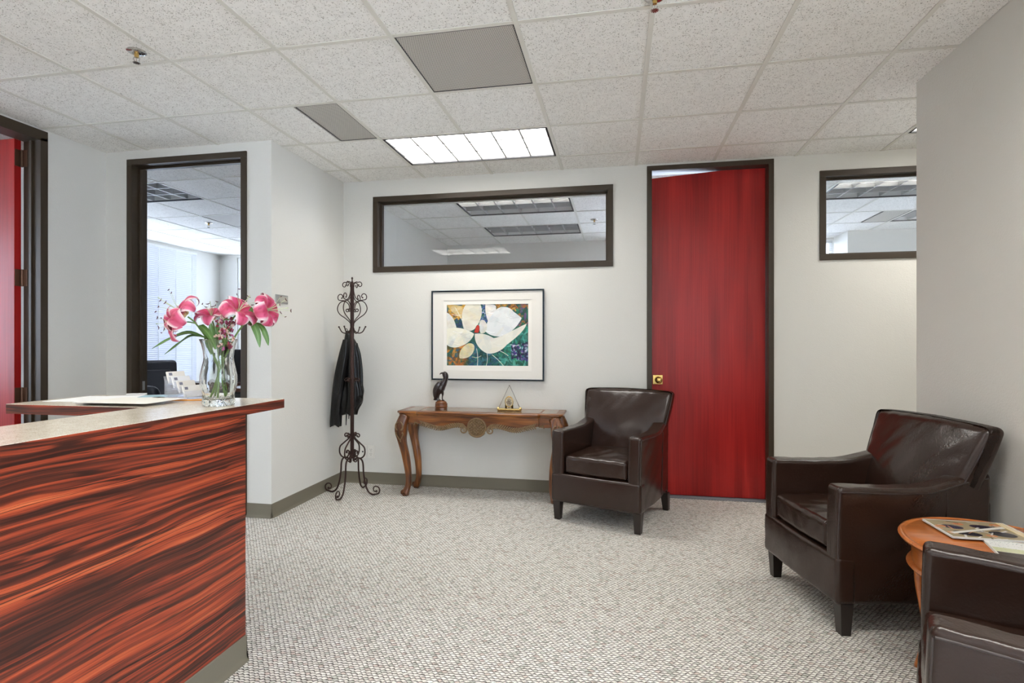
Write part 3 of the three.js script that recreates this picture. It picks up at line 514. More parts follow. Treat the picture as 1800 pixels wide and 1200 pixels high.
// ================================================================ CONSOLE TABLE
const consoleTable = thing('console_table', 'carved walnut console table with cabriole legs below the painting', 'console table', [-1.108, 0, -4.445], 0);
{
  const o = consoleTable, H = 0.708, w = 0.672, d = 0.155, st = 0.022, b = 0.5;
  // outline of the top: middle part of the front stands proud, corners cut
  const out = (e) => poly([[-w - e, d], [-w - e, -d + 0.02 - e * 0.3], [-w + 0.02 - e * 0.6, -d - e], [-b - 0.01, -d - e], [-b + 0.006, -d - e - st], [b - 0.006, -d - e - st], [b + 0.01, -d - e], [w - 0.02 + e * 0.6, -d - e], [w + e, -d + 0.02 - e * 0.3], [w + e, d]]);
  const slab = (e, y0, y1, bev) => fin(extrude(out(e - bev), y1 - y0 - 2 * bev, bev, 3).rotateX(-PI / 2).translate(0, y0 + bev, 0), 0.6);
  obj('table_top', [slab(0.018, H - 0.022, H, 0.008)], M.walnut, o);
  obj('top_moulding', [slab(0.004, H - 0.036, H - 0.022, 0.004)], M.walnut, o);
  obj('stone_inset', [cb(-0.5, 0.5, H - 0.003, H + 0.0012, -d + 0.035, d - 0.04, 0.001), cb(-0.635, -0.515, H - 0.003, H + 0.001, -d + 0.035, d - 0.04, 0.001), cb(0.515, 0.635, H - 0.003, H + 0.001, -d + 0.035, d - 0.04, 0.001)], M.stone, o);
  // apron with a waved lower edge
  const wave = (x) => 0.60 - 0.028 * pow(cos(abs(x) / 0.46 * PI * 1.5), 2) * (abs(x) < 0.46 ? 1 : 0) + 0.012 * smooth(0.42, 0.5, abs(x));
  const s = new THREE.Shape(); s.moveTo(-0.5, H - 0.036); for (let i = 0; i <= 48; i++) { const x = lerp(-0.5, 0.5, i / 48); s.lineTo(x, wave(x)); } s.lineTo(0.5, H - 0.036);
  obj('apron', extrude(s, 0.02, 0.002).translate(0, 0, d - 0.004), M.walnut, o);
  for (const q of [-1, 1]) {
    obj('apron', [cbu(q > 0 ? 0.5 : -0.63, q > 0 ? 0.63 : -0.5, 0.598, H - 0.036, d - 0.028, d - 0.008, 0.002)], M.walnut, o);
    obj('side_apron', [cbu(q > 0 ? 0.625 : -0.645, q > 0 ? 0.645 : -0.625, 0.585, H - 0.036, -d + 0.02, d - 0.02, 0.002)], M.walnut, o);
    // carved leaf garland following the lower edge
    const g = []; for (let i = 0; i < 22; i++) { const x = lerp(0.11, 0.47, i / 21), y = wave(x) + 0.004; for (const v of [-1, 1]) g.push(ball(0.0125, 0, 0, 0, 1.5, 0.5, 0.55, 8).rotateZ(q * v * 0.8).translate(q * x, y + v * 0.0085, d + 0.021)); }
    obj('leaf_garland', g, M.carving, o);
    // volute beside the medallion, and a scroll at the end of the apron
    const vol = []; for (let i = 0; i <= 22; i++) { const t = i / 22, a = t * PI * 3.2 + 0.6, r = 0.034 * (1 - 0.8 * t); vol.push([q * (0.112 + r * cos(a)), 0.568 + r * sin(a), d + 0.022]); }
    obj('volute', sweep(vol, (t) => 0.0085 * (1 - 0.45 * t), 40, 7), M.carving, o);
    const sc = []; for (let i = 0; i <= 14; i++) { const t = i / 14, a = t * PI * 1.6; sc.push([q * (0.50 + 0.055 * t + 0.012 * sin(a)), 0.604 + 0.016 * sin(PI * t) - 0.012 * t, d - 0.006]); }
    obj('volute', sweep(sc, (t) => 0.007 * (1 - 0.4 * t), 24, 7), M.carving, o);
  }
  obj('apron', [cbu(-0.63, 0.63, 0.6, H - 0.036, -d + 0.004, -d + 0.022, 0.002)], M.walnut, o);
  // basket-work medallion
  const med = []; for (let i = -3; i <= 3; i++) { const L = sqrt(max(0, 0.046 ** 2 - (i * 0.0135) ** 2)); if (L < 0.01) continue; for (const v of [-1, 1]) { const pts = []; for (let k = 0; k <= 10; k++) { const t = lerp(-L, L, k / 10); pts.push([t, i * 0.0135, 0.006 + 0.0035 * v * cos(t / 0.0135 * PI + (i % 2) * PI)]); } med.push(sweep(pts, 0.004, 20, 6).rotateZ(v * PI / 4)); } }
  const medal = obj('medallion', [...med, fin(lathe([[0.001, -0.012], [0.05, -0.012], [0.05, 0.0], [0.001, 0.0]], 28), 0.5).rotateX(PI / 2)], M.carving, o); medal.position.set(0, 0.592, d + 0.02);
  medal.scale.set(1.36, 1.3, 1.25); obj('medallion_rim', [new THREE.TorusGeometry(0.053, 0.0065, 8, 36), new THREE.TorusGeometry(0.053, 0.009, 8, 12, 2.0).rotateZ(PI + 0.57).translate(0, -0.003, 0)], M.carving, medal);
  // cabriole legs
  for (const [sx, sz] of [[-1, 1], [1, 1], [-1, -1], [1, -1]]) {
    const dir = V(sx * 0.80, 0, sz > 0 ? 0.6 : -0.25).normalize(), bx0 = sx * 0.615, bz0 = sz > 0 ? d - 0.028 : -d + 0.032;
    const P = (k, y) => [bx0 + dir.x * k, y, bz0 + dir.z * k];
    const path = [P(0.005, H - 0.038), P(0.026, 0.63), P(0.045, 0.56), P(0.036, 0.46), P(0.006, 0.33), P(-0.014, 0.2), P(-0.016, 0.1), P(0.004, 0.035), P(0.014, 0.012)];
    const rad = (t) => 1.18 * lerp(0.036, 0.026, smooth(0.0, 0.5, t)) * (1 + 0.32 * Math.exp(-pow((t - 0.19) / 0.1, 2))) - 0.007 * smooth(0.5, 0.85, t) + 0.006 * smooth(0.9, 1, t);
    const leg = obj('leg', uvLong(sweep(path, rad, 40, 16, 3.2)), M.walnut, o);
    if (sz > 0) for (const v of [-1, 1]) {                       // C-scrolls carved on the face of the knee
      const on = (k, y, lat, out) => { const c = P(k, y); return [c[0] + lat, y, c[2] + out]; }, q = [], q2 = [];
      for (let i = 0; i <= 22; i++) { const t = i / 22, a = -0.5 + t * PI * 1.9, r = 0.036 * (1 - 0.6 * t); q.push(on(0.042, 0.582 + r * cos(a) * 1.15, v * (0.004 + r * abs(sin(a)) * 0.85 + 0.012 * t), 0.0555 - 0.004 * t)); }
      for (let i = 0; i <= 18; i++) { const t = i / 18, a = t * PI * 1.8; q2.push(on(0.043 - 0.008 * t, 0.535 - 0.075 * t + 0.008 * sin(a), v * (0.026 - 0.02 * t + 0.01 * sin(a)), 0.0535 - 0.011 * t)); }
      obj('knee_scroll', sweep(q, (t) => 0.0062 * (1 - 0.3 * t), 32, 6), M.carving, leg);
      obj('knee_scroll', sweep(q2, (t) => 0.0056 * (1 - 0.4 * t), 26, 6), M.carving, leg);
    }
    const f = []; for (let i = 0; i <= 18; i++) { const t = i / 18, a = -PI / 2 + t * PI * 2.1, r = 0.017 * (1 - 0.65 * t); f.push(P(0.03 + r * cos(a), 0.034 + r * sin(a))); }
    obj('scroll_foot', [sweep(f, (t) => [0.007, 0.016 * (1 - 0.3 * t)], 30, 8), cbu(-0.017, 0.017, 0, 0.016, -0.017, 0.017, 0.003).translate(...P(0.012, 0))], M.walnut, leg);
  }
}
// ================================================================ BRONZE EAGLE
{
  const o = thing('eagle_statue', 'dark bronze eagle figurine perched on a wooden stump', 'figurine', [-1.462, 0.7095, -4.44], 0.12), q = rng(31);
  const base = lathe([[0.001, 0], [0.05, 0], [0.052, 0.008], [0.049, 0.016], [0.053, 0.026], [0.05, 0.036], [0.052, 0.046], [0.05, 0.05], [0.02, 0.05], [0.001, 0.05]], 28, (r, y, t) => r * (1 + 0.04 * sin(3 * t + y * 40) + 0.025 * sin(9 * t)));
  obj('stump', fin(base, 0.7), M.walnut, o);
  obj('rock', fin(lathe([[0.001, 0.047], [0.043, 0.047], [0.046, 0.055], [0.043, 0.063], [0.03, 0.072], [0.012, 0.077], [0.001, 0.078]], 24, (r, y, t) => r * (1 + 0.06 * sin(2 * t + 1) + 0.04 * sin(5 * t))), 0.9), M.walnut, o);
  const bronze = phy({ color: lin(0.022, 0.012, 0.012), roughness: 0.32, clearcoat: 0.3, clearcoatRoughness: 0.2 });
  const spine = [[-0.040, 0.100, 0], [-0.030, 0.132, 0], [-0.008, 0.175, 0], [0.014, 0.212, 0.002], [0.033, 0.243, 0.004], [0.040, 0.272, 0.004], [0.032, 0.296, 0.002], [0.018, 0.303, 0]];
  obj('body', [sweep(spine, (t) => { const r = 0.012 + 0.034 * Math.exp(-pow((t - 0.36) / 0.22, 2)) + 0.009 * Math.exp(-pow((t - 0.92) / 0.1, 2)) + 0.011 * smooth(0.45, 0.6, t) * (1 - 0.6 * smooth(0.8, 1, t)); return [r * (t > 0.97 ? 0.75 : 1), r * 0.86]; }, 40, 14), ball(0.0035, 0.026, 0.301, 0.0155), ball(0.0035, 0.026, 0.301, -0.0105)], bronze, o);
  obj('beak', sweep([[0.018, 0.304, 0], [0.004, 0.305, 0], [-0.007, 0.301, 0], [-0.010, 0.292, 0]], (t) => 0.0085 * (1 - 0.82 * t) + 0.001, 12, 8), bronze, o);
  for (const s of [-1, 1]) {
    obj('wing', sweep([[0.018, 0.222, s * 0.022], [-0.012, 0.212, s * 0.034], [-0.030, 0.172, s * 0.034], [-0.042, 0.125, s * 0.022], [-0.046, 0.085, s * 0.012]], (t) => { const k = sin(PI * clamp(0.08 + t * 0.86)); return [0.026 * k + 0.004, 0.008 * k + 0.002]; }, 26, 10), bronze, o);
    for (let i = 0; i < 4; i++) obj('wing_feather', sweep([[-0.018 - 0.006 * i, 0.185 - 0.006 * i, s * 0.042], [-0.034 - 0.003 * i, 0.14 - 0.008 * i, s * 0.036], [-0.046 + 0.004 * i, 0.088 + 0.002 * i, s * 0.018]], (t) => [0.006 * sin(PI * clamp(t * 0.8 + 0.18)) + 0.0012, 0.0028], 14, 6), bronze, o);
  }
  obj('tail', sweep([[-0.036, 0.125, 0], [-0.044, 0.098, 0], [-0.047, 0.074, 0]], (t) => [0.006, 0.014 + 0.006 * t], 10, 8), bronze, o);
  for (const [x, z] of [[0.012, 0.012], [-0.024, -0.012]]) obj('leg', [sweep([[x - 0.004, 0.16, z], [x + 0.003, 0.128, z], [x, 0.1, z], [x + 0.002, 0.074, z]], (t) => lerp(0.015, 0.0048, smooth(0, 0.7, t)), 14, 8), ...[-0.7, 0, 0.7].map((a) => sweep([[x, 0.077, z], [x + 0.012 * cos(a), 0.08, z + 0.012 * sin(a)], [x + 0.019 * cos(a), 0.073, z + 0.019 * sin(a)]], (t) => 0.0038 * (1 - 0.6 * t), 8, 6))], bronze, o);
}
// ================================================================ GLASS CLOCK
{
  const o = thing('desk_clock', 'small glass pyramid desk clock with a gold dial', 'clock', [-0.872, 0.7095, -4.43], 0.0);
  const tri = poly([[-0.088, 0.024], [0.088, 0.024], [0.0, 0.212]]);
  obj('glass_body', fin(extrude(tri, 0.024, 0.002).translate(0, 0, -0.012), 0.5), M.crystal, o);
  obj('base_bar', [cyl(0.0125, 0.0125, 0.18, 16).rotateZ(PI / 2).translate(0, 0.0125, 0)], M.gold, o);
  for (const s of [-1, 1]) obj('end_cap', [fin(lathe([[0.001, -0.008], [0.016, -0.008], [0.0165, 0.003], [0.011, 0.008], [0.001, 0.009]], 20), 0.5).rotateZ(-s * PI / 2).translate(s * 0.094, 0.0165, 0)], M.gold, o);
  obj('bezel', [new THREE.TorusGeometry(0.038, 0.0042, 10, 40).scale(0.86, 1.12, 1).translate(0, 0.076, 0.014)], M.brass, o);
  obj('dial', [fin(lathe([[0.001, 0.001], [0.036, 0.001], [0.036, 0.003], [0.001, 0.003]], 32), 0.5).rotateX(PI / 2).scale(0.86, 1.12, 1).translate(0, 0.076, 0.012)], std({ color: lin(0.75, 0.68, 0.5), roughness: 0.3, metalness: 0.4 }), o);
  const gear = []; for (const [x, y, r] of [[0, 0.092, 0.011], [-0.012, 0.072, 0.009], [0.011, 0.068, 0.010], [0, 0.054, 0.012]]) { gear.push(new THREE.TorusGeometry(r, 0.0016, 6, 20).translate(x, y, 0.0165)); for (let k = 0; k < 3; k++) gear.push(bx(-r, r, -0.0008, 0.0008, -0.001, 0.001).rotateZ(k * PI / 3).translate(x, y, 0.0165)); }
  obj('clockwork', gear, M.hinge, o);
  for (const [a, l] of [[0.5, 0.02], [-0.9, 0.027]]) obj('clock_hand', bx(-0.001, 0.001, 0, l, -0.0006, 0.0006).rotateZ(a).translate(0, 0.076, 0.0195), M.dark, o);
  obj('dial_stand', [bx(-0.034, -0.018, 0.024, 0.05, 0.008, 0.014), bx(0.018, 0.034, 0.024, 0.05, 0.008, 0.014)], M.gold, o);
}
// ================================================================ PAINTING
function canvasTex(w, h, draw) { const c = document.createElement('canvas'); c.width = w; c.height = h; const g = c.getContext('2d'); draw(g, w, h); const t = new THREE.CanvasTexture(c); t.colorSpace = THREE.SRGBColorSpace; return t; }
const planeUV = (g, x0, x1, y0, y1) => { const p = g.attributes.position, uv = g.attributes.uv; for (let i = 0; i < p.count; i++) uv.setXY(i, (p.getX(i) - x0) / (x1 - x0), (p.getY(i) - y0) / (y1 - y0)); return g; };
{
  const magnolia = canvasTex(1024, 760, (g, w, h) => {
    const r = rng(5), X = (x) => x * w, Y = (y) => y * h; g.fillStyle = '#2c5f55'; g.fillRect(0, 0, w, h);
    const dab = (n, x0, x1, y0, y1, cols, s) => { for (let i = 0; i < n; i++) { g.fillStyle = cols[floor(r() * cols.length)]; g.globalAlpha = 0.35 + 0.5 * r(); const x = X(lerp(x0, x1, r())), y = Y(lerp(y0, y1, r())), a = r() * PI; g.beginPath(); g.ellipse(x, y, s * (0.4 + r()), s * (0.15 + 0.4 * r()), a, 0, 2 * PI); g.fill(); } g.globalAlpha = 1; };
    dab(160, 0, 0.25, 0, 0.4, ['#c98a2c', '#e0b04a', '#8a5a20', '#34577c', '#b86a28'], 46); dab(120, 0.1, 0.2, 0.25, 0.4, ['#24466e', '#2e5a48', '#1d2f4a'], 26);
    dab(170, 0, 0.32, 0.66, 1, ['#b5622a', '#d08a3a', '#54502a', '#2f5c80', '#7d3f1e'], 40); dab(260, 0.28, 0.72, 0.66, 1, ['#1f5a52', '#2f7a6a', '#24486a', '#163c3a', '#3d6f8a'], 44);
    dab(240, 0.66, 1, 0.4, 1, ['#1f6f66', '#2e9486', '#1b4a40', '#2a7a50', '#5fb0a0'], 40); dab(130, 0.8, 1, 0.64, 0.9, ['#2b1f52', '#43307a', '#1c1638', '#cfc6e4'], 26);
    dab(150, 0.84, 1, 0, 0.34, ['#1f5a50', '#2f7a5a', '#b5652e', '#17403c', '#6a4a7a'], 34); dab(90, 0.6, 0.85, 0, 0.1, ['#a8702e', '#d8a850', '#6a3a1e'], 24); dab(90, 0.43, 0.5, 0, 0.28, ['#2b3f7a', '#4a5fa0', '#1c2850', '#c8cfe8'], 16);
    const petal = (pts, fill, edge) => { g.beginPath(); g.moveTo(X(pts[0][0]), Y(pts[0][1])); for (let i = 1; i + 2 < pts.length + 0; i += 3) g.bezierCurveTo(X(pts[i][0]), Y(pts[i][1]), X(pts[i + 1][0]), Y(pts[i + 1][1]), X(pts[i + 2][0]), Y(pts[i + 2][1])); g.closePath(); g.fillStyle = fill; g.fill(); g.save(); g.clip(); const bb = pts.map((p) => p[0]), cc = pts.map((p) => p[1]); for (let i = 0; i < 34; i++) { g.fillStyle = ['#aebbc6', '#d9cba0', '#d2bfc4', '#ffffff', '#b2bfbf', '#fbf8ee'][floor(r() * 6)]; g.globalAlpha = 0.13; g.beginPath(); g.ellipse(X(lerp(min(...bb), max(...bb), r())), Y(lerp(min(...cc), max(...cc), r())), 30 + 90 * r(), 12 + 36 * r(), r() * 3, 0, 7); g.fill(); } for (let i = 0; i < 7; i++) { g.strokeStyle = ['#8f9aa0', '#a89c7c', '#9a9490'][floor(r() * 3)]; g.globalAlpha = 0.4; g.lineWidth = 2 + r() * 2; const x = X(lerp(min(...bb), max(...bb), r())), y = Y(lerp(min(...cc), max(...cc), r())); g.beginPath(); g.moveTo(x, y); g.bezierCurveTo(x + 40, y - 20 * r(), x + 70 * r(), y + 30, x + 120, y + 60 * (r() - 0.5)); g.stroke(); } g.restore(); g.globalAlpha = 1; g.strokeStyle = edge; g.lineWidth = 4; g.stroke(); };
    petal([[0.0, 0.0], [0.08, 0.0], [0.18, 0.0], [0.2, 0.06], [0.22, 0.16], [0.2, 0.24], [0.17, 0.22], [0.1, 0.16], [0.04, 0.1], [0.0, 0.0]], '#d8a53c', '#f2d88a');
    petal([[0.0, 0.13], [0.06, 0.16], [0.1, 0.26], [0.12, 0.38], [0.1, 0.44], [0.04, 0.42], [0.0, 0.4]], '#e6e8e2', '#ffffff');
    petal([[0.24, 0.0], [0.18, 0.08], [0.17, 0.26], [0.22, 0.42], [0.26, 0.44], [0.33, 0.44], [0.36, 0.38], [0.42, 0.28], [0.46, 0.14], [0.42, 0.0]], '#e2dcc8', '#ffffff');
    petal([[0.48, 0.0], [0.47, 0.12], [0.5, 0.26], [0.53, 0.32], [0.58, 0.3], [0.62, 0.2], [0.61, 0.06], [0.62, 0.0], [0.56, 0.0], [0.48, 0.0]], '#ece4e0', '#ffffff');
    petal([[0.0, 0.4], [0.14, 0.34], [0.28, 0.42], [0.34, 0.48], [0.32, 0.58], [0.24, 0.66], [0.16, 0.69], [0.1, 0.72], [0.03, 0.7], [0.0, 0.66]], '#ebe8d6', '#ffffff');
    petal([[0.62, 0.08], [0.68, 0.02], [0.78, 0.04], [0.82, 0.12], [0.86, 0.16], [0.9, 0.2], [0.92, 0.23], [0.88, 0.36], [0.78, 0.48], [0.7, 0.52], [0.6, 0.54], [0.52, 0.5], [0.48, 0.44], [0.48, 0.3], [0.54, 0.2], [0.62, 0.08]], '#dfe2e2', '#ffffff');
    petal([[0.41, 0.28], [0.44, 0.22], [0.48, 0.26], [0.5, 0.34], [0.5, 0.44], [0.48, 0.48], [0.42, 0.47], [0.4, 0.4], [0.4, 0.34], [0.41, 0.28]], '#f0e8cc', '#ffffff');
    petal([[0.35, 0.48], [0.44, 0.46], [0.52, 0.5], [0.58, 0.55], [0.68, 0.54], [0.84, 0.4], [0.98, 0.32], [0.96, 0.44], [0.82, 0.58], [0.74, 0.66], [0.68, 0.76], [0.58, 0.82], [0.5, 0.8], [0.4, 0.74], [0.34, 0.62], [0.35, 0.48]], '#e4e1d4', '#ffffff');
    petal([[0.16, 0.88], [0.14, 0.78], [0.2, 0.68], [0.26, 0.64], [0.32, 0.62], [0.36, 0.66], [0.34, 0.74], [0.32, 0.84], [0.26, 0.9], [0.16, 0.88]], '#d9c98a', '#f4eac0');
    g.fillStyle = '#c43a2a'; g.beginPath(); g.moveTo(X(0.34), Y(0.46)); g.quadraticCurveTo(X(0.38), Y(0.28), X(0.405), Y(0.36)); g.quadraticCurveTo(X(0.41), Y(0.44), X(0.39), Y(0.465)); g.closePath(); g.fill(); g.strokeStyle = '#4a1a18'; g.lineWidth = 5; g.stroke();
    g.strokeStyle = '#e8e8d8'; g.lineWidth = 6; for (const [a, b, c, d] of [[0.1, 0.04, 0.24, 0.42], [0.37, 0.72, 0.38, 1], [0.5, 0.8, 0.49, 1], [0.56, 0.82, 0.7, 1], [0.66, 0.76, 0.76, 0.84]]) { g.beginPath(); g.moveTo(X(a), Y(b)); g.quadraticCurveTo(X((a + c) / 2 + 0.02), Y((b + d) / 2), X(c), Y(d)); g.stroke(); }
  });
  const o = thing('framed_painting', 'framed watercolour of a white magnolia in a cream mat', 'painting', [-1.108, 1.337, ZB + 0.002], 0), w = 0.5, h = 0.392, f = 0.013;
  const fm = phy({ color: lin(0.02, 0.032, 0.045), roughness: 0.25, metalness: 0.6 });
  for (const [a, b, c, d] of [[-w, w, h - f, h], [-w, w, -h, -h + f], [-w, -w + f, -h + f, h - f], [w - f, w, -h + f, h - f]]) obj('frame_rail', cb(a, b, c, d, 0, 0.028, 0.003), fm, o);
  const hole = (W, H, x0, x1, y0, y1) => { const s = poly([[-W, -H], [W, -H], [W, H], [-W, H]]), k = new THREE.Path(); k.moveTo(x0, y0); k.lineTo(x0, y1); k.lineTo(x1, y1); k.lineTo(x1, y0); k.lineTo(x0, y0); s.holes.push(k); return s; };
  const p0 = [-0.362, 0.362, -0.264, 0.268], m2 = [-0.392, 0.392, -0.305, 0.305], mat = std({ color: lin(0.80, 0.77, 0.71), roughness: 0.9 }), mat2 = std({ color: lin(0.86, 0.83, 0.77), roughness: 0.9 });
  obj('mat_board', extrude(hole(w - f + 0.002, h - f + 0.002, ...m2), 0.0035).translate(0, 0, 0.0145), mat, o);
  obj('inner_mat', extrude(hole(m2[1] + 0.02, m2[3] + 0.02, ...p0), 0.004).translate(0, 0, 0.0098), mat2, o);
  obj('print', planeUV(bx(p0[0] - 0.01, p0[1] + 0.01, p0[2] - 0.01, p0[3] + 0.01, 0.007, 0.0096), ...p0), std({ map: magnolia, roughness: 0.75 }), o);
  obj('backing', bx(-w + 0.004, w - 0.004, -h + 0.004, h - 0.004, 0.001, 0.007), M.dark, o);
}
// ================================================================ COAT RACK
{
  const o = thing('coat_rack', 'tall wrought iron coat rack with scrolls standing in the corner', 'coat rack', [-2.19, 0, -4.275], 0);
  obj('pole', fin(lathe([[0.001, 0.30], [0.013, 0.30], [0.0155, 0.32], [0.0155, 0.93], [0.019, 0.94], [0.0195, 0.975], [0.0155, 0.985], [0.0155, 1.735], [0.019, 1.745], [0.019, 1.757], [0.012, 1.764], [0.001, 1.764]], 16), 0.6), M.iron, o);
  obj('finial', fin(lathe([[0.001, 1.762], [0.015, 1.763], [0.009, 1.772], [0.011, 1.782], [0.005, 1.79], [0.0045, 1.804], [0.009, 1.812], [0.006, 1.822], [0.001, 1.826]], 16), 0.8), M.iron, o);
  const spiral = (cx, cy, r0, a0, turns, n = 14, shrink = 0.75) => { const q = []; for (let i = 0; i <= n; i++) { const t = i / n, a = a0 + turns * 2 * PI * t, r = r0 * (1 - shrink * t); q.push([cx + r * cos(a), cy + r * sin(a)]); } return q; };
  const prof = {
    top_scroll: [[[0.012, 1.728], [0.018, 1.765], [0.038, 1.782], ...spiral(0.070, 1.757, 0.026, 2.2, -0.85, 12, 0.62)], 0.0038],
    upper_scroll: [[[0.014, 1.735], [0.016, 1.70], [0.03, 1.655], [0.06, 1.628], [0.095, 1.628], ...spiral(0.105, 1.658, 0.032, -0.9, 0.8, 12, 0.6)], 0.0039],
    heart_scroll: [[[0.014, 1.41], [0.02, 1.44], [0.06, 1.475], [0.115, 1.512], [0.138, 1.555], [0.122, 1.6], [0.085, 1.622], [0.045, 1.608], [0.026, 1.575], [0.03, 1.54], ...spiral(0.046, 1.546, 0.016, 3.6, 0.75, 8, 0.5)], 0.004],
    hook: [[[0.013, 1.40], [0.025, 1.37], [0.06, 1.352], [0.095, 1.362], [0.116, 1.392], [0.124, 1.405]], 0.0048],
    collar_scroll: [[[0.016, 0.955], [0.03, 0.972], [0.048, 0.974], ...spiral(0.056, 0.957, 0.015, 1.6, -0.7, 8, 0.5)], 0.0042],
    lower_curl: [[[0.016, 0.47], [0.02, 0.492], [0.034, 0.508], ...spiral(0.055, 0.492, 0.019, 2.3, -0.8, 10, 0.6)], 0.0055],
    bulb_scroll: [[[0.016, 0.50], [0.03, 0.468], [0.075, 0.43], [0.112, 0.395], [0.117, 0.345], [0.095, 0.312], [0.055, 0.305], [0.03, 0.33], ...spiral(0.043, 0.352, 0.017, 3.9, -0.7, 8, 0.5)], 0.0062],
    base_curl: [[[0.012, 0.33], [0.014, 0.30], ...spiral(0.032, 0.285, 0.017, 3.0, 0.8, 10, 0.6)], 0.005],
    foot: [[[0.02, 0.29], [0.05, 0.305], [0.082, 0.298], [0.1, 0.262], [0.106, 0.18], [0.12, 0.1], [0.145, 0.036], [0.182, 0.0095], [0.222, 0.014], ...spiral(0.218, 0.05, 0.038, -0.9, 0.95, 16, 0.62)], 0.0072],
  };
  for (let k = 0; k < 4; k++) {
    const a = 0.05 + k * PI / 2;
    for (const [n, [pts, r]] of Object.entries(prof)) { const at = n === 'hook' ? a + 0.0 : a; const h = obj(n, sweep(pts.map(([R, y]) => [R * cos(at), y, R * sin(at)]), n === 'foot' ? (t) => r * (1 - 0.35 * smooth(0.6, 1, t)) : r, pts.length * 4, 7), M.iron, o); const e = pts[pts.length - 1]; obj('tip', ball(r * 1.55, e[0] * cos(at), e[1], e[0] * sin(at), 1, 1, 1, 8), M.iron, h); }
  }
}
// ================================================================ LEATHER COAT
{
  const o = thing('leather_coat', 'black leather coat hanging from the iron coat rack', 'coat', [-2.285, 0, -4.39], 0);
  const strip = (rows, n, fold, seed) => loft(rows.map(([y, xc, zc, wx, wz], i) => { const ring = []; for (let j = 0; j < n; j++) { const a = -j / n * 2 * PI, k = i / rows.length, f = 1 + fold * min(1, k * 2.2) * (sin(a * 5 + seed + k * 2) * 0.6 + sin(a * 9 + seed * 2 - k * 3) * 0.4); ring.push(V(xc + wx * f * cos(a), y + 0.012 * sin(a * 4 + seed) * k, zc + wz * f * sin(a))); } return ring; }));
  const dense = (rows, n = 22) => { const out = []; const c = rows[0].map((_, k) => new THREE.CatmullRomCurve3(rows.map((r, i) => V(i, r[k], 0)), false, 'catmullrom', 0.5)); for (let i = 0; i <= n; i++) out.push(c.map((q) => q.getPoint(i / n).y)); return out; };
  obj('body', strip(dense([[1.375, 0.0, 0.02, 0.012, 0.014], [1.33, 0.012, 0.012, 0.032, 0.034], [1.22, 0.025, 0.0, 0.068, 0.05], [1.08, 0.026, -0.01, 0.084, 0.056], [0.92, 0.018, -0.014, 0.098, 0.058], [0.78, 0.02, -0.016, 0.098, 0.058], [0.70, 0.005, -0.016, 0.07, 0.052], [0.655, 0.0, -0.016, 0.06, 0.05]], 28), 56, 0.24, 1.0), M.jacket, o);
  obj('sleeve', strip(dense([[1.30, -0.005, 0.03, 0.026, 0.028], [1.18, -0.015, 0.035, 0.048, 0.038], [1.0, -0.05, 0.035, 0.055, 0.042], [0.82, -0.08, 0.03, 0.054, 0.042], [0.68, -0.1, 0.025, 0.05, 0.04], [0.565, -0.108, 0.022, 0.052, 0.04], [0.56, -0.108, 0.022, 0.044, 0.034]], 26), 40, 0.18, 2.3), M.jacket, o);
  obj('sleeve', strip(dense([[1.27, 0.055, 0.0, 0.03, 0.03], [1.12, 0.075, 0.0, 0.04, 0.036], [0.96, 0.082, 0.0, 0.038, 0.036], [0.86, 0.098, -0.005, 0.04, 0.036], [0.80, 0.1, -0.005, 0.034, 0.03]], 18), 28, 0.13, 4.0), M.jacket, o);
  for (const [x, y, l] of [[-0.005, 0.67, 0.11], [0.02, 0.69, 0.075], [0.038, 0.69, 0.06]]) obj('belt_end', sweep([[x, y + 0.04, 0.01], [x - 0.004, y, 0.012], [x - 0.01, y - l, 0.012]], (t) => [0.011 * (1 - 0.75 * smooth(0.3, 1, t)), 0.004], 12, 8), M.jacket, o);
  obj('hanging_loop', sweep([[-0.008, 1.365, 0.02], [-0.012, 1.385, 0.03], [0.004, 1.392, 0.034], [0.01, 1.37, 0.022]], 0.003, 12, 6), M.jacket, o);
}

// ================================================================ OVAL SIDE TABLE
{
  const o = thing('side_table', 'oval polished cherry side table holding magazines between two armchairs', 'side table', [1.335, 0, -2.215], 0), H = 0.55, sx = 0.30, sz = 0.34;
  const oval = (prof, n = 56) => fin(lathe(prof, n), 0.5).scale(sx, 1, sz);
  const k = 1 / 0.31;
  obj('table_top', oval([[0.001, H - 0.02], [0.9, H - 0.022], [0.955, H - 0.022], [0.985, H - 0.016], [1.0, H - 0.008], [0.985, H - 0.001], [0.95, H + 0.001], [0.935, H - 0.0035], [0.92, H - 0.0035], [0.91, H], [0.001, H]]), M.cherry, o);
  obj('apron', oval([[0.82, H - 0.105], [0.86, H - 0.105], [0.86, H - 0.022], [0.82, H - 0.022]]), M.cherry, o);
  obj('apron_moulding', oval([[0.83, H - 0.122], [0.89, H - 0.122], [0.915, H - 0.114], [0.90, H - 0.106], [0.87, H - 0.102], [0.83, H - 0.102]]), M.cherry, o);
  obj('lower_shelf', oval([[0.001, 0.16], [0.6, 0.16], [0.62, 0.166], [0.6, 0.175], [0.001, 0.175]]), M.cherry, o);
  for (let i = 0; i < 4; i++) { const a = PI / 4 * 0.9 + i * PI / 2 + (i % 2 ? 0.157 : 0); const x = cos(a) * sx * 0.78, z = sin(a) * sz * 0.78; obj('leg', sweep([[x, H - 0.1, z], [x * 1.01, 0.34, z * 1.01], [x * 0.93, 0.15, z * 0.93], [x * 1.05, 0.004, z * 1.05]], (t) => lerp(0.018, 0.01, smooth(0, 0.9, t)), 24, 12, 3), M.cherry, o); }
}
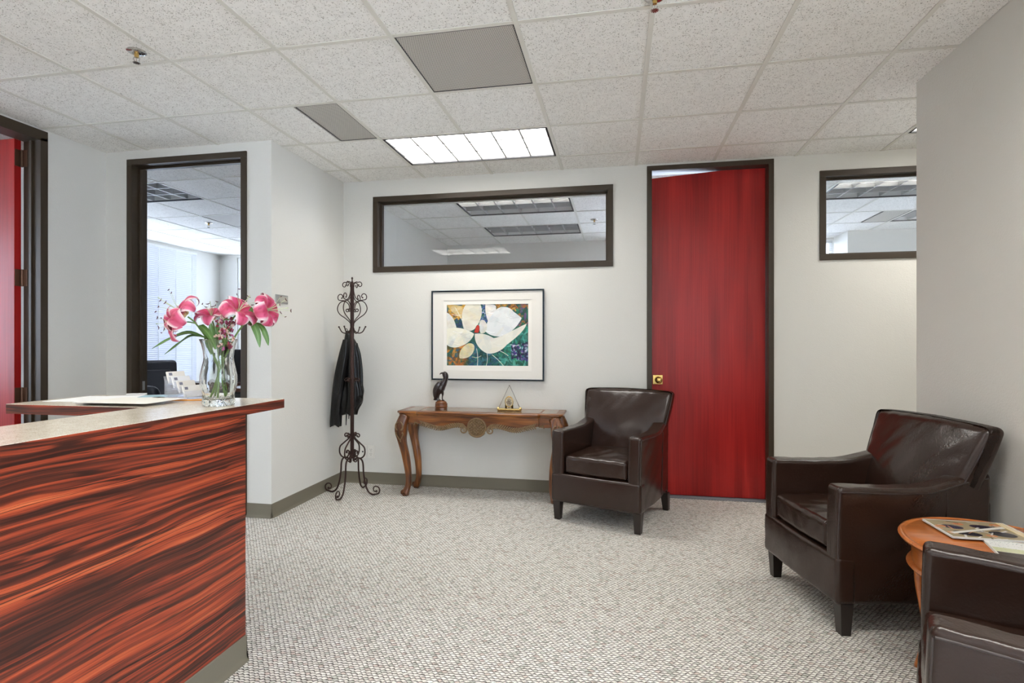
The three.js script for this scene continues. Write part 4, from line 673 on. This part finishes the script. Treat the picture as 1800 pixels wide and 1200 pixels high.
const cover = (cols, seed, style) => canvasTex(512, 680, (g, w, h) => {
  const r = rng(seed); g.fillStyle = cols[0]; g.fillRect(0, 0, w, h); g.fillStyle = cols[1]; g.fillRect(14, 14, w - 28, h - 28);
  if (style === 0) {
    for (const [x, y, a, b, c] of [[120, 180, 90, 150, '#2a2836'], [300, 150, 80, 120, '#3a3450'], [150, 470, 110, 140, '#23222c'], [330, 430, 90, 160, '#322c40'], [220, 320, 60, 60, '#4a4038']]) { g.fillStyle = c; g.beginPath(); g.ellipse(x, y, a * 0.7, b * 0.7, 0.3, 0, 7); g.fill(); }
    for (const [x, y, c] of [[130, 70, '#d99a70'], [310, 60, '#d08c60'], [400, 250, '#d2875c'], [90, 350, '#cf9068'], [420, 560, '#d2824e']]) { g.fillStyle = c; g.beginPath(); g.ellipse(x, y, 34, 44, 0, 0, 7); g.fill(); }
    for (let i = 0; i < 26; i++) { g.fillStyle = ['#e8e4dc', '#f4f0e8', '#cfc8ba', '#6a5c50', '#e6a070'][floor(r() * 5)]; g.globalAlpha = 0.85; const x = r() * w, y = r() * h; g.save(); g.translate(x, y); g.rotate(r() * 3); g.fillRect(-30 - r() * 40, -6, 60 + r() * 50, 8 + r() * 12); g.restore(); }
    g.globalAlpha = 1; g.save(); g.translate(240, 330); g.rotate(1.15); g.fillStyle = '#ece8de'; g.fillRect(-300, -22, 600, 44); g.restore();
    for (let y = 600; y < 664; y += 12) { g.fillStyle = y % 24 ? '#efe9dc' : '#e8c46a'; g.fillRect(14, y, w - 28, 12); }
  } else {
    g.fillStyle = '#4a4440'; g.fillRect(14, 14, 170, h - 28); for (let i = 0; i < 14; i++) { g.fillStyle = i % 2 ? '#b8c060' : '#f0eee4'; g.fillRect(184 + i * 8, 14, 8, h - 28); }
    g.fillStyle = '#f2f2ee'; g.fillRect(296, 14, 200, h - 28); for (let i = 0; i < 160; i++) { g.fillStyle = ['#9ab0a0', '#c0c8d0', '#7a8a94'][i % 3]; g.fillRect(300 + r() * 190, 20 + r() * (h - 50), 8, 6); }
  }
});
function magazine(pos, turn, tex, label, n) {
  const o = thing('magazine', label, 'magazine', pos, turn), w = 0.21, d = 0.28;
  obj('pages', [cb(-w / 2 + 0.002, w / 2 - 0.002, 0.0006, 0.0052, -d / 2 + 0.002, d / 2 - 0.002, 0.0005)], M.paper, o);
  const c = bx(-w / 2, w / 2, 0.0052, 0.0058, -d / 2, d / 2), uv = c.attributes.uv, p = c.attributes.position; for (let i = 0; i < p.count; i++) uv.setXY(i, (p.getX(i) + w / 2) / w, 1 - (p.getZ(i) + d / 2) / d);
  obj('cover', c, phy({ map: tex, roughness: 0.25, clearcoat: 0.5, clearcoatRoughness: 0.1 }), o);
  obj('back_cover', bx(-w / 2, w / 2, 0, 0.0006, -d / 2, d / 2), M.paper, o);
}
magazine([1.405, 0.5505, -2.135], 1.3, cover(['#e8e4da', '#8a8468'], 4, 1), 'magazine with green stripes lying under the other on the oval table');
magazine([1.335, 0.5568, -2.355], 1.56, cover(['#ecebe4', '#a89878'], 3, 0), 'glossy magazine with dark figures on its cover, topmost on the oval table');
{
  const o = thing('potted_fern', 'small grey-green fern in a white pot beside the magazines', 'plant', [1.54, 0.5505, -2.285], 0), r = rng(12);
  obj('pot', fin(lathe([[0.001, 0], [0.03, 0], [0.036, 0.03], [0.042, 0.045], [0.042, 0.05], [0.037, 0.05], [0.034, 0.042], [0.001, 0.042]], 24), 0.5), M.white, o);
  const fm = std({ color: lin(0.20, 0.30, 0.15), roughness: 0.7 }), fm2 = std({ color: lin(0.42, 0.5, 0.36), roughness: 0.7 });
  for (let i = 0; i < 26; i++) {
    const a = i * 2.4, L = 0.05 + 0.045 * r(), up = 0.02 + 0.05 * r(), g = [], P = (t) => V(cos(a) * L * t, 0.042 + up * sin(t * 2.2), sin(a) * L * t), side = V(-sin(a), 0, cos(a));
    g.push(sweep([P(0), P(0.35), P(0.7), P(1)], 0.0008, 8, 4));
    for (let k = 2; k < 11; k++) for (const s of [-1, 1]) { const t = k / 11, b = P(t), l = 0.016 * (1 - 0.7 * t) + 0.003, tip = b.clone().addScaledVector(side, s * l).add(V(cos(a) * l * 0.5, -0.003, sin(a) * l * 0.5)), m = b.clone().lerp(tip, 0.5); const d = tip.clone().sub(b).cross(V(0, 1, 0)).normalize().multiplyScalar(0.0028); g.push(loft([[b.clone().add(V(0, 0.0004, 0)), b.clone().add(V(0, -0.0002, 0)), b.clone().add(V(0, -0.0004, 0))], [m.clone().add(d), m.clone().sub(d), m.clone().add(V(0, 0.0008, 0))], [tip, tip.clone().add(V(0, 0.0002, 0)), tip.clone().add(V(0, -0.0002, 0))]])); }
    obj('frond', g, i % 3 ? fm : fm2, o);
  }
}
// ================================================================ VASE AND LILIES
const VX = -1.53, VY = 1.0195, VZ = -1.888;
{
  const o = thing('glass_vase', 'fluted clear glass vase holding the lilies on the counter', 'vase', [VX, VY, VZ], 0);
  const flute = (amp) => (r, y, t) => r * (1 + amp * smooth(0.035, 0.07, y) * smooth(0.19, 0.16, y) * (abs(cos(t * 4)) - 0.6) + (y > 0.18 ? 0.012 * (abs(cos(t * 8)) - 0.5) : 0));
  const outer = [[0.0, 0.0], [0.05, 0.0], [0.054, 0.004], [0.0545, 0.03], [0.055, 0.045], [0.061, 0.065], [0.065, 0.09], [0.064, 0.12], [0.058, 0.15], [0.053, 0.175], [0.052, 0.19], [0.0545, 0.215], [0.06, 0.24], [0.066, 0.255], [0.0675, 0.259]], inner = [[0.0655, 0.2595], [0.0575, 0.24], [0.052, 0.215], [0.0495, 0.19], [0.0505, 0.175], [0.055, 0.15], [0.061, 0.12], [0.062, 0.09], [0.058, 0.065], [0.052, 0.045], [0.05, 0.032], [0.045, 0.026], [0.0, 0.024]];
  obj('glass_body', lathe([...outer, ...inner], 64, flute(0.06)), M.crystal, o);
  const cuts = []; for (let i = 0; i < 16; i++) { const a = i / 16 * 2 * PI; cuts.push(sweep([[0.0545 * cos(a), 0.003, 0.0545 * sin(a)], [0.0565 * cos(a + 0.2), 0.02, 0.0565 * sin(a + 0.2)], [0.055 * cos(a + 0.39), 0.042, 0.055 * sin(a + 0.39)]], 0.0016, 8, 5)); cuts.push(sweep([[0.0545 * cos(a), 0.042, 0.0545 * sin(a)], [0.0565 * cos(a + 0.2), 0.02, 0.0565 * sin(a + 0.2)], [0.0545 * cos(a + 0.39), 0.003, 0.0545 * sin(a + 0.39)]], 0.0016, 8, 5)); }
  obj('cut_base_pattern', cuts, M.crystal, o);
}
const petalMat = phy({ vertexColors: true, roughness: 0.55, transmission: 0.15, thickness: 0 }), leafMat = phy({ vertexColors: true, roughness: 0.45, transmission: 0.12, thickness: 0, clearcoat: 0.15 });
const stemMat = std({ color: lin(0.13, 0.22, 0.05), roughness: 0.55 }), filamentMat = std({ color: lin(0.55, 0.62, 0.36), roughness: 0.5 }), antherMat = std({ color: lin(0.10, 0.025, 0.03), roughness: 0.7 });
// a thin curved blade: centre line c(t), half width w(t), side vector s(t), colours by (t, u)
function blade(c, w, s, col, nt = 16, nu = 6, cup = 0) {
  const pos = [], cl = [], idx = []; const n = (nt + 1) * (nu + 1);
  for (const side of [0, 1]) for (let i = 0; i <= nt; i++) for (let j = 0; j <= nu; j++) {
    const t = i / nt, u = j / nu * 2 - 1, e = 1e-3, tan = c(min(1, t + e)).sub(c(max(0, t - e))).normalize(), sv = s(t).clone().normalize(), nn = sv.clone().cross(tan).normalize(), p = c(t).addScaledVector(sv, u * w(t)).addScaledVector(nn, cup * w(t) * u * u + (side ? -0.0004 : 0.0004) + 0.09 * w(t) * sin(t * 16 + u * 1.5) * u * u);
    pos.push(p.x, p.y, p.z); cl.push(...col(t, u));
  }
  for (const side of [0, 1]) for (let i = 0; i < nt; i++) for (let j = 0; j < nu; j++) { const a = side * n + i * (nu + 1) + j, b = a + 1, d = a + nu + 1, f = d + 1; if (side) idx.push(a, d, b, b, d, f); else idx.push(a, b, d, b, f, d); }
  const g = new THREE.BufferGeometry(); g.setAttribute('position', new THREE.Float32BufferAttribute(pos, 3)); g.setAttribute('color', new THREE.Float32BufferAttribute(cl, 3)); g.setIndex(idx); g.computeVertexNormals(); return uvBox(g.toNonIndexed());
}
const pr = rng(77);
function petalColor(seed) { const r = rng(seed), sp = []; for (let i = 0; i < 18; i++) sp.push([0.12 + 0.5 * r(), (r() - 0.5) * 1.2]); return (t, u) => { const a = abs(u), edge = smooth(0.6, 0.95, a), mid = Math.exp(-pow(u / 0.28, 2)) * (1 - 0.55 * t), spot = sp.some(([q, v]) => hypot((t - q) * 5, (u - v) * 1.6) < 0.11) ? 1 : 0; let c = mix3([0.66, 0.07, 0.19], [0.46, 0.012, 0.05], mid); c = mix3(c, [0.82, 0.26, 0.36], 0.35 * smooth(0.3, 0.9, t) * (1 - mid)); c = mix3(c, [0.92, 0.80, 0.78], edge * 0.95); c = mix3(c, [0.72, 0.72, 0.30], smooth(0.16, 0.0, t) * 0.9); return mix3(c, [0.34, 0.01, 0.06], spot * 0.7 * (1 - edge)); }; }
// a lily bloom opening along +y, petals rolled back by curl
function bloom(parent, p, dir, size, curl, spin, seed) {
  const f = sub('bloom', parent), rr = rng(seed); f.position.set(...p); f.quaternion.setFromUnitVectors(V(0, 1, 0), V(...dir).normalize());
  for (let i = 0; i < 6; i++) {
    const a = spin + i * PI / 3 + (rr() - 0.5) * 0.2, inner = i % 2, L = size * (0.95 + 0.16 * rr()), cu = curl * (0.85 + 0.35 * rr()), W = size * (inner ? 0.27 : 0.2);
    const pts = []; let r = 0.004, y = 0, ang = 1.15; for (let k = 0; k <= 16; k++) { pts.push([r, y]); const st = L / 16; r += cos(ang) * st; y += sin(ang) * st; ang -= cu / 16 * (0.4 + 1.6 * k / 16); }
    const c = (t) => { const q = t * 16, k = min(15, floor(q)), e = q - k, R = lerp(pts[k][0], pts[k + 1][0], e), Y = lerp(pts[k][1], pts[k + 1][1], e); return V(R * cos(a), Y, R * sin(a)); };
    obj('petal', blade(c, (t) => W * pow(sin(PI * pow(clamp(t * 0.96 + 0.03), 0.8)), 0.75) + 0.0012, () => V(-sin(a), 0, cos(a)), petalColor(seed * 10 + i), 20, 10, inner ? -0.12 : -0.2), petalMat, f);
  }
  for (let i = 0; i < 6; i++) {
    const a = spin + 0.5 + i * PI / 3, L = size * (0.58 + 0.14 * rr()), sp = 0.3 + 0.3 * rr(), e = [cos(a) * L * sp, L * 0.95, sin(a) * L * sp];
    const st = obj('stamen', sweep([[0, 0, 0], [e[0] * 0.25, e[1] * 0.5, e[2] * 0.25], e], (t) => 0.001 * (1 - 0.3 * t), 8, 5), filamentMat, f);
    obj('anther', sweep([[e[0] - sin(a) * 0.008, e[1] + 0.002, e[2] + cos(a) * 0.008], e, [e[0] + sin(a) * 0.008, e[1] + 0.002, e[2] - cos(a) * 0.008]], (t) => 0.0019 * sin(PI * clamp(0.12 + t * 0.76)), 6, 5), antherMat, st);
  }
  obj('pistil', sweep([[0, 0, 0], [0.003, size * 0.4, 0], [0.008, size * 0.78, 0.004]], (t) => 0.0011 + 0.0011 * smooth(0.92, 1, t), 8, 6), filamentMat, f);
}
function leafAt(parent, pts, W, name = 'leaf') { const cv = new THREE.CatmullRomCurve3(pts.map((p) => V(...p))); const up = V(0, 1, 0); obj(name, blade((t) => cv.getPoint(t), (t) => W * pow(sin(PI * clamp(t * 0.97 + 0.02)), 0.8) + 0.0006, (t) => { const s = cv.getTangent(t).cross(V(0.25, 0.8, 0.55)); return s.lengthSq() < 1e-4 ? V(1, 0, 0) : s; }, (t, u) => mix3([0.085, 0.19, 0.035], [0.17, 0.32, 0.08], Math.exp(-pow(u / 0.12, 2)) + 0.25 * (u * 0.5 + 0.5)), 16, 6, 0.18), leafMat, parent); }
// stems: local axes are world axes, origin at the vase's base
function lily(label, stemPts, blooms, leaves) {
  const o = thing('lily', label, 'flower', [VX, VY, VZ], 0, 'pink lilies in the vase');
  obj('stem', sweep(stemPts, (t) => 0.0042 - 0.0012 * t, 28, 7), stemMat, o);
  for (const b of blooms) { if (b.from) obj('flower_stalk', sweep([b.from, [(b.from[0] + b.p[0]) / 2, (b.from[1] + b.p[1]) / 2 + 0.006, (b.from[2] + b.p[2]) / 2], b.p], 0.0026, 10, 6), stemMat, o); bloom(o, b.p, b.dir, b.size, b.curl, b.spin, b.seed); }
  for (const l of leaves) leafAt(o, l[0], l[1]);
}
lily('pink stargazer lily leaning out over the papers on the counter', [[0.02, 0.03, -0.015], [0.0, 0.13, -0.005], [-0.03, 0.25, 0.02], [-0.06, 0.32, 0.05], [-0.077, 0.345, 0.07]],
  [{ p: [-0.078, 0.35, 0.074], dir: [-0.42, 0.42, 0.5], size: 0.145, curl: 4.0, spin: 0.3, seed: 3 }, { from: [-0.06, 0.32, 0.05], p: [-0.1, 0.318, 0.085], dir: [-0.5, -0.05, 0.75], size: 0.1, curl: 2.6, spin: 0.8, seed: 14 }],
  [[[[-0.04, 0.265, 0.02], [-0.11, 0.285, 0.03], [-0.19, 0.258, 0.04], [-0.256, 0.222, 0.05]], 0.011], [[[-0.045, 0.27, 0.03], [-0.1, 0.272, 0.03], [-0.15, 0.244, 0.03], [-0.208, 0.2, 0.04]], 0.009], [[[-0.02, 0.2, 0.015], [-0.03, 0.255, 0.02], [-0.042, 0.31, 0.02]], 0.012]]);
lily('smaller pink lily half hidden between the open blooms', [[-0.025, 0.03, -0.01], [-0.01, 0.14, -0.01], [-0.02, 0.26, -0.015], [-0.045, 0.335, -0.02]],
  [{ p: [-0.045, 0.338, -0.02], dir: [0.12, 0.8, 0.35], size: 0.1, curl: 3.0, spin: 0.1, seed: 5 }],
  [[[[-0.02, 0.25, 0.02], [-0.055, 0.312, 0.035], [0.0, 0.275, 0.05], [0.034, 0.222, 0.055]], 0.012], [[[-0.015, 0.22, 0.0], [-0.02, 0.27, 0.01], [-0.024, 0.325, 0.015]], 0.013]]);
lily('pink lily with curled-back petals above the vase rim', [[-0.02, 0.03, 0.02], [0.005, 0.13, 0.005], [0.03, 0.25, 0.0], [0.06, 0.33, 0.005], [0.08, 0.352, 0.005]],
  [{ p: [0.082, 0.358, 0.005], dir: [0.5, 0.55, 0.12], size: 0.13, curl: 4.6, spin: 0.65, seed: 8 }],
  [[[[0.0, 0.25, 0.0], [0.005, 0.31, 0.01], [0.03, 0.332, 0.015], [0.058, 0.335, 0.01]], 0.011]]);
lily('pink lily reaching out towards the coat rack with petals rolled back', [[0.012, 0.03, 0.02], [0.01, 0.14, 0.0], [0.05, 0.26, -0.02], [0.11, 0.34, -0.03], [0.165, 0.365, -0.034]],
  [{ p: [0.172, 0.372, -0.035], dir: [0.95, 0.16, -0.1], size: 0.13, curl: 4.8, spin: 0.2, seed: 11 }],
  [[[[0.1, 0.325, -0.026], [0.13, 0.325, -0.02], [0.155, 0.28, -0.02], [0.165, 0.228, -0.02]], 0.013], [[[0.1, 0.32, -0.03], [0.15, 0.315, -0.04], [0.175, 0.27, -0.045], [0.185, 0.235, -0.045]], 0.01], [[[0.11, 0.335, -0.03], [0.125, 0.36, -0.02], [0.13, 0.385, -0.02]], 0.01]]);
// dark red wax-flower sprigs
function sprig(label, pts, n, seed, c) {
  const o = thing('waxflower_sprig', label, 'flower', [VX, VY, VZ], 0, 'dark red filler sprigs in the vase'), r = rng(seed), tw = [], bd = [], lf = [];
  tw.push(sweep(pts, 0.0016, 20, 5)); const e = pts[pts.length - 1];
  const pal = [[0.30, 0.03, 0.06], [0.20, 0.02, 0.05], [0.45, 0.12, 0.08], [0.38, 0.10, 0.22], [0.62, 0.42, 0.34]];
  for (let i = 0; i < n; i++) { const a = r() * 2 * PI, h = (r() - 0.5) * 2, R = sqrt(1 - h * h) * (0.4 + 0.6 * r()), p = V(c[0] + R * cos(a) * c[3], c[1] + h * c[4], c[2] + R * sin(a) * c[3]); tw.push(sweep([[e[0], e[1] - 0.03, e[2]], [(e[0] + p.x) / 2, (e[1] + p.y) / 2 - 0.008, (e[2] + p.z) / 2], [p.x, p.y, p.z]], 0.0007, 6, 4)); const col = pal[floor(r() * pal.length)]; for (let k = 0; k < 4; k++) { const g = ball(0.0022 + 0.0014 * r(), p.x + (r() - 0.5) * 0.009, p.y + (r() - 0.5) * 0.009, p.z + (r() - 0.5) * 0.009, 1, 1.25, 1, 6); g.setAttribute('color', new THREE.BufferAttribute(new Float32Array(g.attributes.position.count * 3).map((_, q) => col[q % 3]), 3)); bd.push(g); } }
  obj('twig', tw, stemMat, o); const b = obj('buds', bd, std({ vertexColors: true, roughness: 0.6 }), o); b.userData.kind = 'stuff';
}
sprig('dark red waxflower sprig hanging over the vase rim', [[0.0, 0.04, 0.025], [0.015, 0.15, 0.015], [0.04, 0.25, 0.03], [0.055, 0.27, 0.035]], 34, 41, [0.06, 0.262, 0.04, 0.036, 0.042]);
sprig('dark red waxflower sprig standing up under the curled lily', [[0.02, 0.04, -0.02], [0.02, 0.16, 0.0], [0.035, 0.28, 0.01], [0.045, 0.31, 0.01]], 40, 43, [0.042, 0.316, 0.014, 0.044, 0.036]);

// ================================================================ PAPERS, PENCIL, CARDS
function sheet(name, label, cat, x, z, y, w, d, turn, m, group, bend = 0) { const g = rbox(w, 0.0012, d, 0.0003, 1, 8, (p) => { p.y += bend * pow(abs(p.x / w * 2), 3); }); const o = obj(name, g, m); o.position.set(x, y + 0.0008, z); o.rotation.y = turn; return tag(o, label, cat, group); }
sheet('paper_sheet', 'large white paper sheet at the far edge of the return top', 'paper', -2.23, -2.02, 1.0192, 0.30, 0.24, 0.12, M.paper, 'papers on the counter');
sheet('paper_sheet', 'white paper sheet overlapping the large sheet on the return top', 'paper', -2.12, -2.03, 1.0208, 0.24, 0.28, 0.35, M.paper, 'papers on the counter', 0.0008);
{
  const o = thing('clipboard', 'grey clipboard under white forms on the counter corner', 'clipboard', [-2.07, 1.0235, -1.99], 0.5); obj('board', cb(-0.115, 0.115, 0.0005, 0.004, -0.16, 0.16, 0.0015), std({ color: lin(0.35, 0.33, 0.32), roughness: 0.5 }), o); obj('clip', [cb(-0.04, 0.04, 0.004, 0.009, -0.155, -0.13, 0.002), cyl(0.005, 0.005, 0.08, 10).rotateZ(PI / 2).translate(0, 0.009, -0.152)], M.steel, o);
}
sheet('paper_sheet', 'white form lying on the grey clipboard', 'paper', -2.06, -1.975, 1.0292, 0.21, 0.27, 0.5, M.paper, 'papers on the counter');
sheet('paper_sheet', 'cream paper sheet sticking out over the inner counter corner', 'paper', -1.93, -1.90, 1.0304, 0.30, 0.22, 0.05, std({ color: lin(0.84, 0.82, 0.74), roughness: 0.8 }), 'papers on the counter');
sheet('note_pad', 'pale blue note sheet beside the business cards', 'note', -1.985, -2.09, 1.0306, 0.15, 0.10, 0.5, std({ color: lin(0.34, 0.50, 0.56), roughness: 0.8 }));
{
  const o = thing('pencil', 'orange pencil lying beside the glass vase', 'pencil', [-1.775, 1.0245, -2.005], 0.35), m = std({ color: lin(0.75, 0.30, 0.04), roughness: 0.4 });
  obj('shaft', cyl(0.0038, 0.0038, 0.15, 6).rotateZ(PI / 2), m, o); obj('tip', cyl(0.0006, 0.0036, 0.016, 8).rotateZ(-PI / 2).rotateY(PI).translate(0.083, 0, 0), std({ color: lin(0.62, 0.45, 0.26), roughness: 0.7 }), o); obj('eraser', cyl(0.0038, 0.0038, 0.012, 10).rotateZ(PI / 2).translate(-0.081, 0, 0), std({ color: lin(0.6, 0.2, 0.2), roughness: 0.8 }), o);
}
{
  const o = thing('card_holder', 'clear acrylic business card holder with stepped tiers beside the vase', 'card holder', [-1.865, 1.0194, -2.105], 1.45);
  for (let i = 0; i < 4; i++) { const z = 0.045 - i * 0.03, y = 0.004 + i * 0.02; obj('tier', [rbox(0.1, 0.034, 0.002, 0.0008, 1, 1).rotateX(-0.3).translate(0, y + 0.017, z + 0.004), rbox(0.1, 0.002, 0.024, 0.0008, 1, 1).translate(0, y, z - 0.008)], M.acrylic, o); }
  obj('back_plate', rbox(0.1, 0.1, 0.002, 0.0008, 1, 1).rotateX(-0.3).translate(0, 0.052, -0.062), M.acrylic, o);
  obj('side_plate', [extrude(poly([[-0.07, 0], [0.055, 0], [0.055, 0.02], [-0.07, 0.09]]), 0.002).rotateY(-PI / 2).translate(-0.049, 0.001, 0)], M.acrylic, o);
  obj('side_plate', [extrude(poly([[-0.07, 0], [0.055, 0], [0.055, 0.02], [-0.07, 0.09]]), 0.002).rotateY(-PI / 2).translate(0.051, 0.001, 0)], M.acrylic, o);
}
for (let i = 0; i < 4; i++) {
  const a = 1.45, z = 0.037 - i * 0.03, y = 0.008 + i * 0.02, m = std({ color: [lin(0.84, 0.82, 0.78), lin(0.80, 0.76, 0.70), lin(0.86, 0.86, 0.86), lin(0.82, 0.78, 0.72)][i], roughness: 0.6 });
  const o = thing('business_card', ['business card standing in the lowest tier of the acrylic holder', 'business card standing in the second lowest tier of the acrylic holder', 'business card standing in the second highest tier of the acrylic holder', 'business card standing in the highest tier of the acrylic holder'][i], 'card', [-1.865 + sin(a) * z, 1.0194 + y, -2.105 + cos(a) * z], a, 'business cards in the holder');
  obj('card_stack', rbox(0.088, 0.052, 0.007, 0.0006, 1, 1).rotateX(-0.3).translate(0, 0.026, -0.008), m, o); obj('card_logo', [bx(-0.036, -0.02, 0.012, 0.024, 0.0036, 0.0041).translate(0, -0.004, 0).rotateX(-0.3).translate(0, 0.026, -0.008)], std({ color: lin(0.2, 0.2, 0.26), roughness: 0.6 }), o);
}
// ================================================================ WALL PLATES
function outlet(x, label, duplex) {
  const o = thing('wall_outlet', label, 'outlet', [x, 0.285, ZB + 0.0005], 0, 'white wall outlets');
  obj('cover_plate', rbox(0.072, 0.116, 0.006, 0.0025, 2, 1).translate(0, 0, 0.003), M.plate, o);
  if (duplex) for (const y of [-0.02, 0.02]) { const r = obj('receptacle', rbox(0.034, 0.03, 0.003, 0.0012, 2, 1).translate(0, y, 0.0065), M.plate, o); obj('slots', [bx(-0.008, -0.006, y - 0.001, y + 0.008, 0.0078, 0.0083), bx(0.006, 0.008, y - 0.001, y + 0.008, 0.0078, 0.0083), cyl(0.0024, 0.0024, 0.0006, 10).rotateX(PI / 2).translate(0, y - 0.008, 0.0081)], M.dark, r); } else obj('jack', [rbox(0.014, 0.013, 0.002, 0.0005, 1, 1).translate(0, 0, 0.0064)], M.dark, o);
  obj('screw', [cyl(0.0028, 0.0028, 0.001, 10).rotateX(PI / 2).translate(0, duplex ? 0 : 0.042, 0.0063)], M.steel, o);
}
outlet(-2.268, 'white phone jack plate half hidden behind the coat rack scrolls', false);
outlet(-2.188, 'white duplex power outlet low on the wall by the console table', true);
{
  const o = thing('sign_plate', 'small brushed metal name plate on the cream alcove wall', 'sign', [XS + 0.0008, 1.594, -3.69], 0);
  obj('holder', cb(0, 0.006, -0.032, 0.032, -0.075, 0.075, 0.0015), M.steel, o); obj('insert', cb(0.006, 0.0072, -0.022, 0.022, -0.066, 0.03, 0.0004), std({ color: lin(0.5, 0.48, 0.42), roughness: 0.4, metalness: 0.5 }), o);
}
// ================================================================ OFFICE BEHIND THE LILIES
function officeChair(pos, turn, label, h) {
  const o = thing('office_chair', label, 'office chair', pos, turn, 'black leather office chairs');
  obj('seat', rbox(0.52, 0.11, 0.5, 0.04, 3, 6, (p) => { p.y += 0.012 * cos(p.x * 5) * (p.y > 0 ? 1 : 0); }).translate(0, 0.47, 0.02), M.blackLeather, o);
  const b = obj('backrest', rbox(0.54, h, 0.11, 0.045, 3, 8, (p) => { p.z += -0.1 * pow((p.y + h / 2) / h, 1.4) + 0.03 * pow(p.x / 0.27, 2); }).translate(0, 0.5 + h / 2, -0.22), M.blackLeather, o);
  obj('back_pad', rbox(0.40, h * 0.72, 0.05, 0.022, 3, 6, (p) => { p.z += -0.075 * (p.y + h / 2) / h; }).translate(0, 0.49 + h * 0.45, -0.165), M.blackLeather, b);
  for (const s of [-1, 1]) obj('armrest', [sweep([[s * 0.27, 0.46, 0.1], [s * 0.31, 0.55, 0.14], [s * 0.3, 0.66, 0.12], [s * 0.3, 0.67, -0.05], [s * 0.28, 0.64, -0.22]], (t) => [0.022, 0.028], 24, 10, 3)], M.dark, o);
  obj('column', [cyl(0.028, 0.028, 0.3, 14).translate(0, 0.27, 0)], M.dark, o);
  for (let i = 0; i < 5; i++) { const a = i * 2 * PI / 5 + 0.3, l = obj('base_arm', sweep([[0, 0.13, 0], [0.15 * cos(a), 0.11, 0.15 * sin(a)], [0.29 * cos(a), 0.075, 0.29 * sin(a)]], (t) => 0.026 - 0.01 * t, 8, 8), M.dark, o); obj('caster', cyl(0.03, 0.03, 0.045, 14).rotateX(PI / 2).rotateY(-a).translate(0.29 * cos(a), 0.0305, 0.29 * sin(a)), M.dark, l); }
  return o;
}
officeChair([-5.42, 0, -5.62], 0.9, 'tall black leather office chair in front of the wide venetian blind', 0.56);
officeChair([-4.42, 0, -4.86], 2.6, 'low black leather office chair with its back to the open doorway', 0.36);
{
  const o = thing('office_desk', 'dark wooden desk inside the office behind the lilies', 'desk', [-4.6, 0, -6.6], 0.0), dm = phy({ map: walnutTex, color: lin(0.35, 0.3, 0.3), roughness: 0.35, clearcoat: 0.3 });
  obj('desk_top', cbu(-0.95, 0.85, 0.72, 0.76, -0.4, 0.4, 0.005), dm, o); obj('modesty_panel', cbu(-0.85, 0.75, 0.08, 0.72, -0.3, -0.27, 0.002), dm, o);
  for (const x of [-0.85, 0.45]) { const p = obj('pedestal', cbu(x, x + 0.34, 0, 0.72, -0.34, 0.34, 0.003), dm, o); for (let k = 0; k < 3; k++) { const f = obj('drawer', cbu(x + 0.012, x + 0.328, 0.05 + k * 0.22, 0.255 + k * 0.22, 0.341, 0.355, 0.003), dm, p); } }
}
{
  const o = thing('monitor', 'black computer monitor on the office desk behind the vase', 'monitor', [-5.0, 0.76, -6.55], 0.3);
  obj('screen_case', rbox(0.54, 0.34, 0.045, 0.012, 2, 1).translate(0, 0.26, 0), M.dark, o); obj('screen', bx(-0.255, 0.255, 0.105, 0.415, 0.0226, 0.0235), M.screen, o); obj('neck', cb(-0.03, 0.03, 0.012, 0.15, -0.05, -0.022, 0.006), M.dark, o); obj('foot', cb(-0.13, 0.13, 0, 0.014, -0.12, 0.08, 0.005), M.dark, o);
}
tag((() => { const o = obj('document_tray', [cb(-0.17, 0.17, 0, 0.008, -0.12, 0.12, 0.003), cb(-0.17, -0.165, 0.008, 0.06, -0.12, 0.12, 0.002), cb(0.165, 0.17, 0.008, 0.06, -0.12, 0.12, 0.002), cb(-0.17, 0.17, 0.008, 0.06, -0.12, -0.115, 0.002)], M.dark); o.position.set(-4.4, 0.76, -6.5); return o; })(), 'black document tray on the desk in the blind-hung office', 'tray');
{
  const o = thing('credenza', 'low wooden credenza beside the doorway of the blind-hung office', 'cabinet', [-3.2, 0, -4.95], 0), dm = phy({ map: walnutTex, color: lin(0.6, 0.5, 0.45), roughness: 0.35 });
  obj('body', cbu(-0.55, 0.55, 0.06, 0.8, -0.25, 0.25, 0.003), M.dark, o); obj('top', cbu(-0.58, 0.58, 0.8, 0.835, -0.27, 0.27, 0.004), dm, o); obj('plinth', cbu(-0.52, 0.52, 0, 0.06, -0.22, 0.22, 0.002), M.dark, o);
  for (const s of [-1, 1]) { const d = obj('cabinet_door', cbu(s > 0 ? 0.01 : -0.53, s > 0 ? 0.53 : -0.01, 0.08, 0.78, 0.251, 0.268, 0.003), M.dark, o); obj('handle', sweep([[s * 0.05, 0.5, 0.268], [s * 0.05, 0.5, 0.29], [s * 0.05, 0.4, 0.29], [s * 0.05, 0.4, 0.268]], 0.004, 12, 6), M.steel, d); }
}
renderer.render(scene, camera);
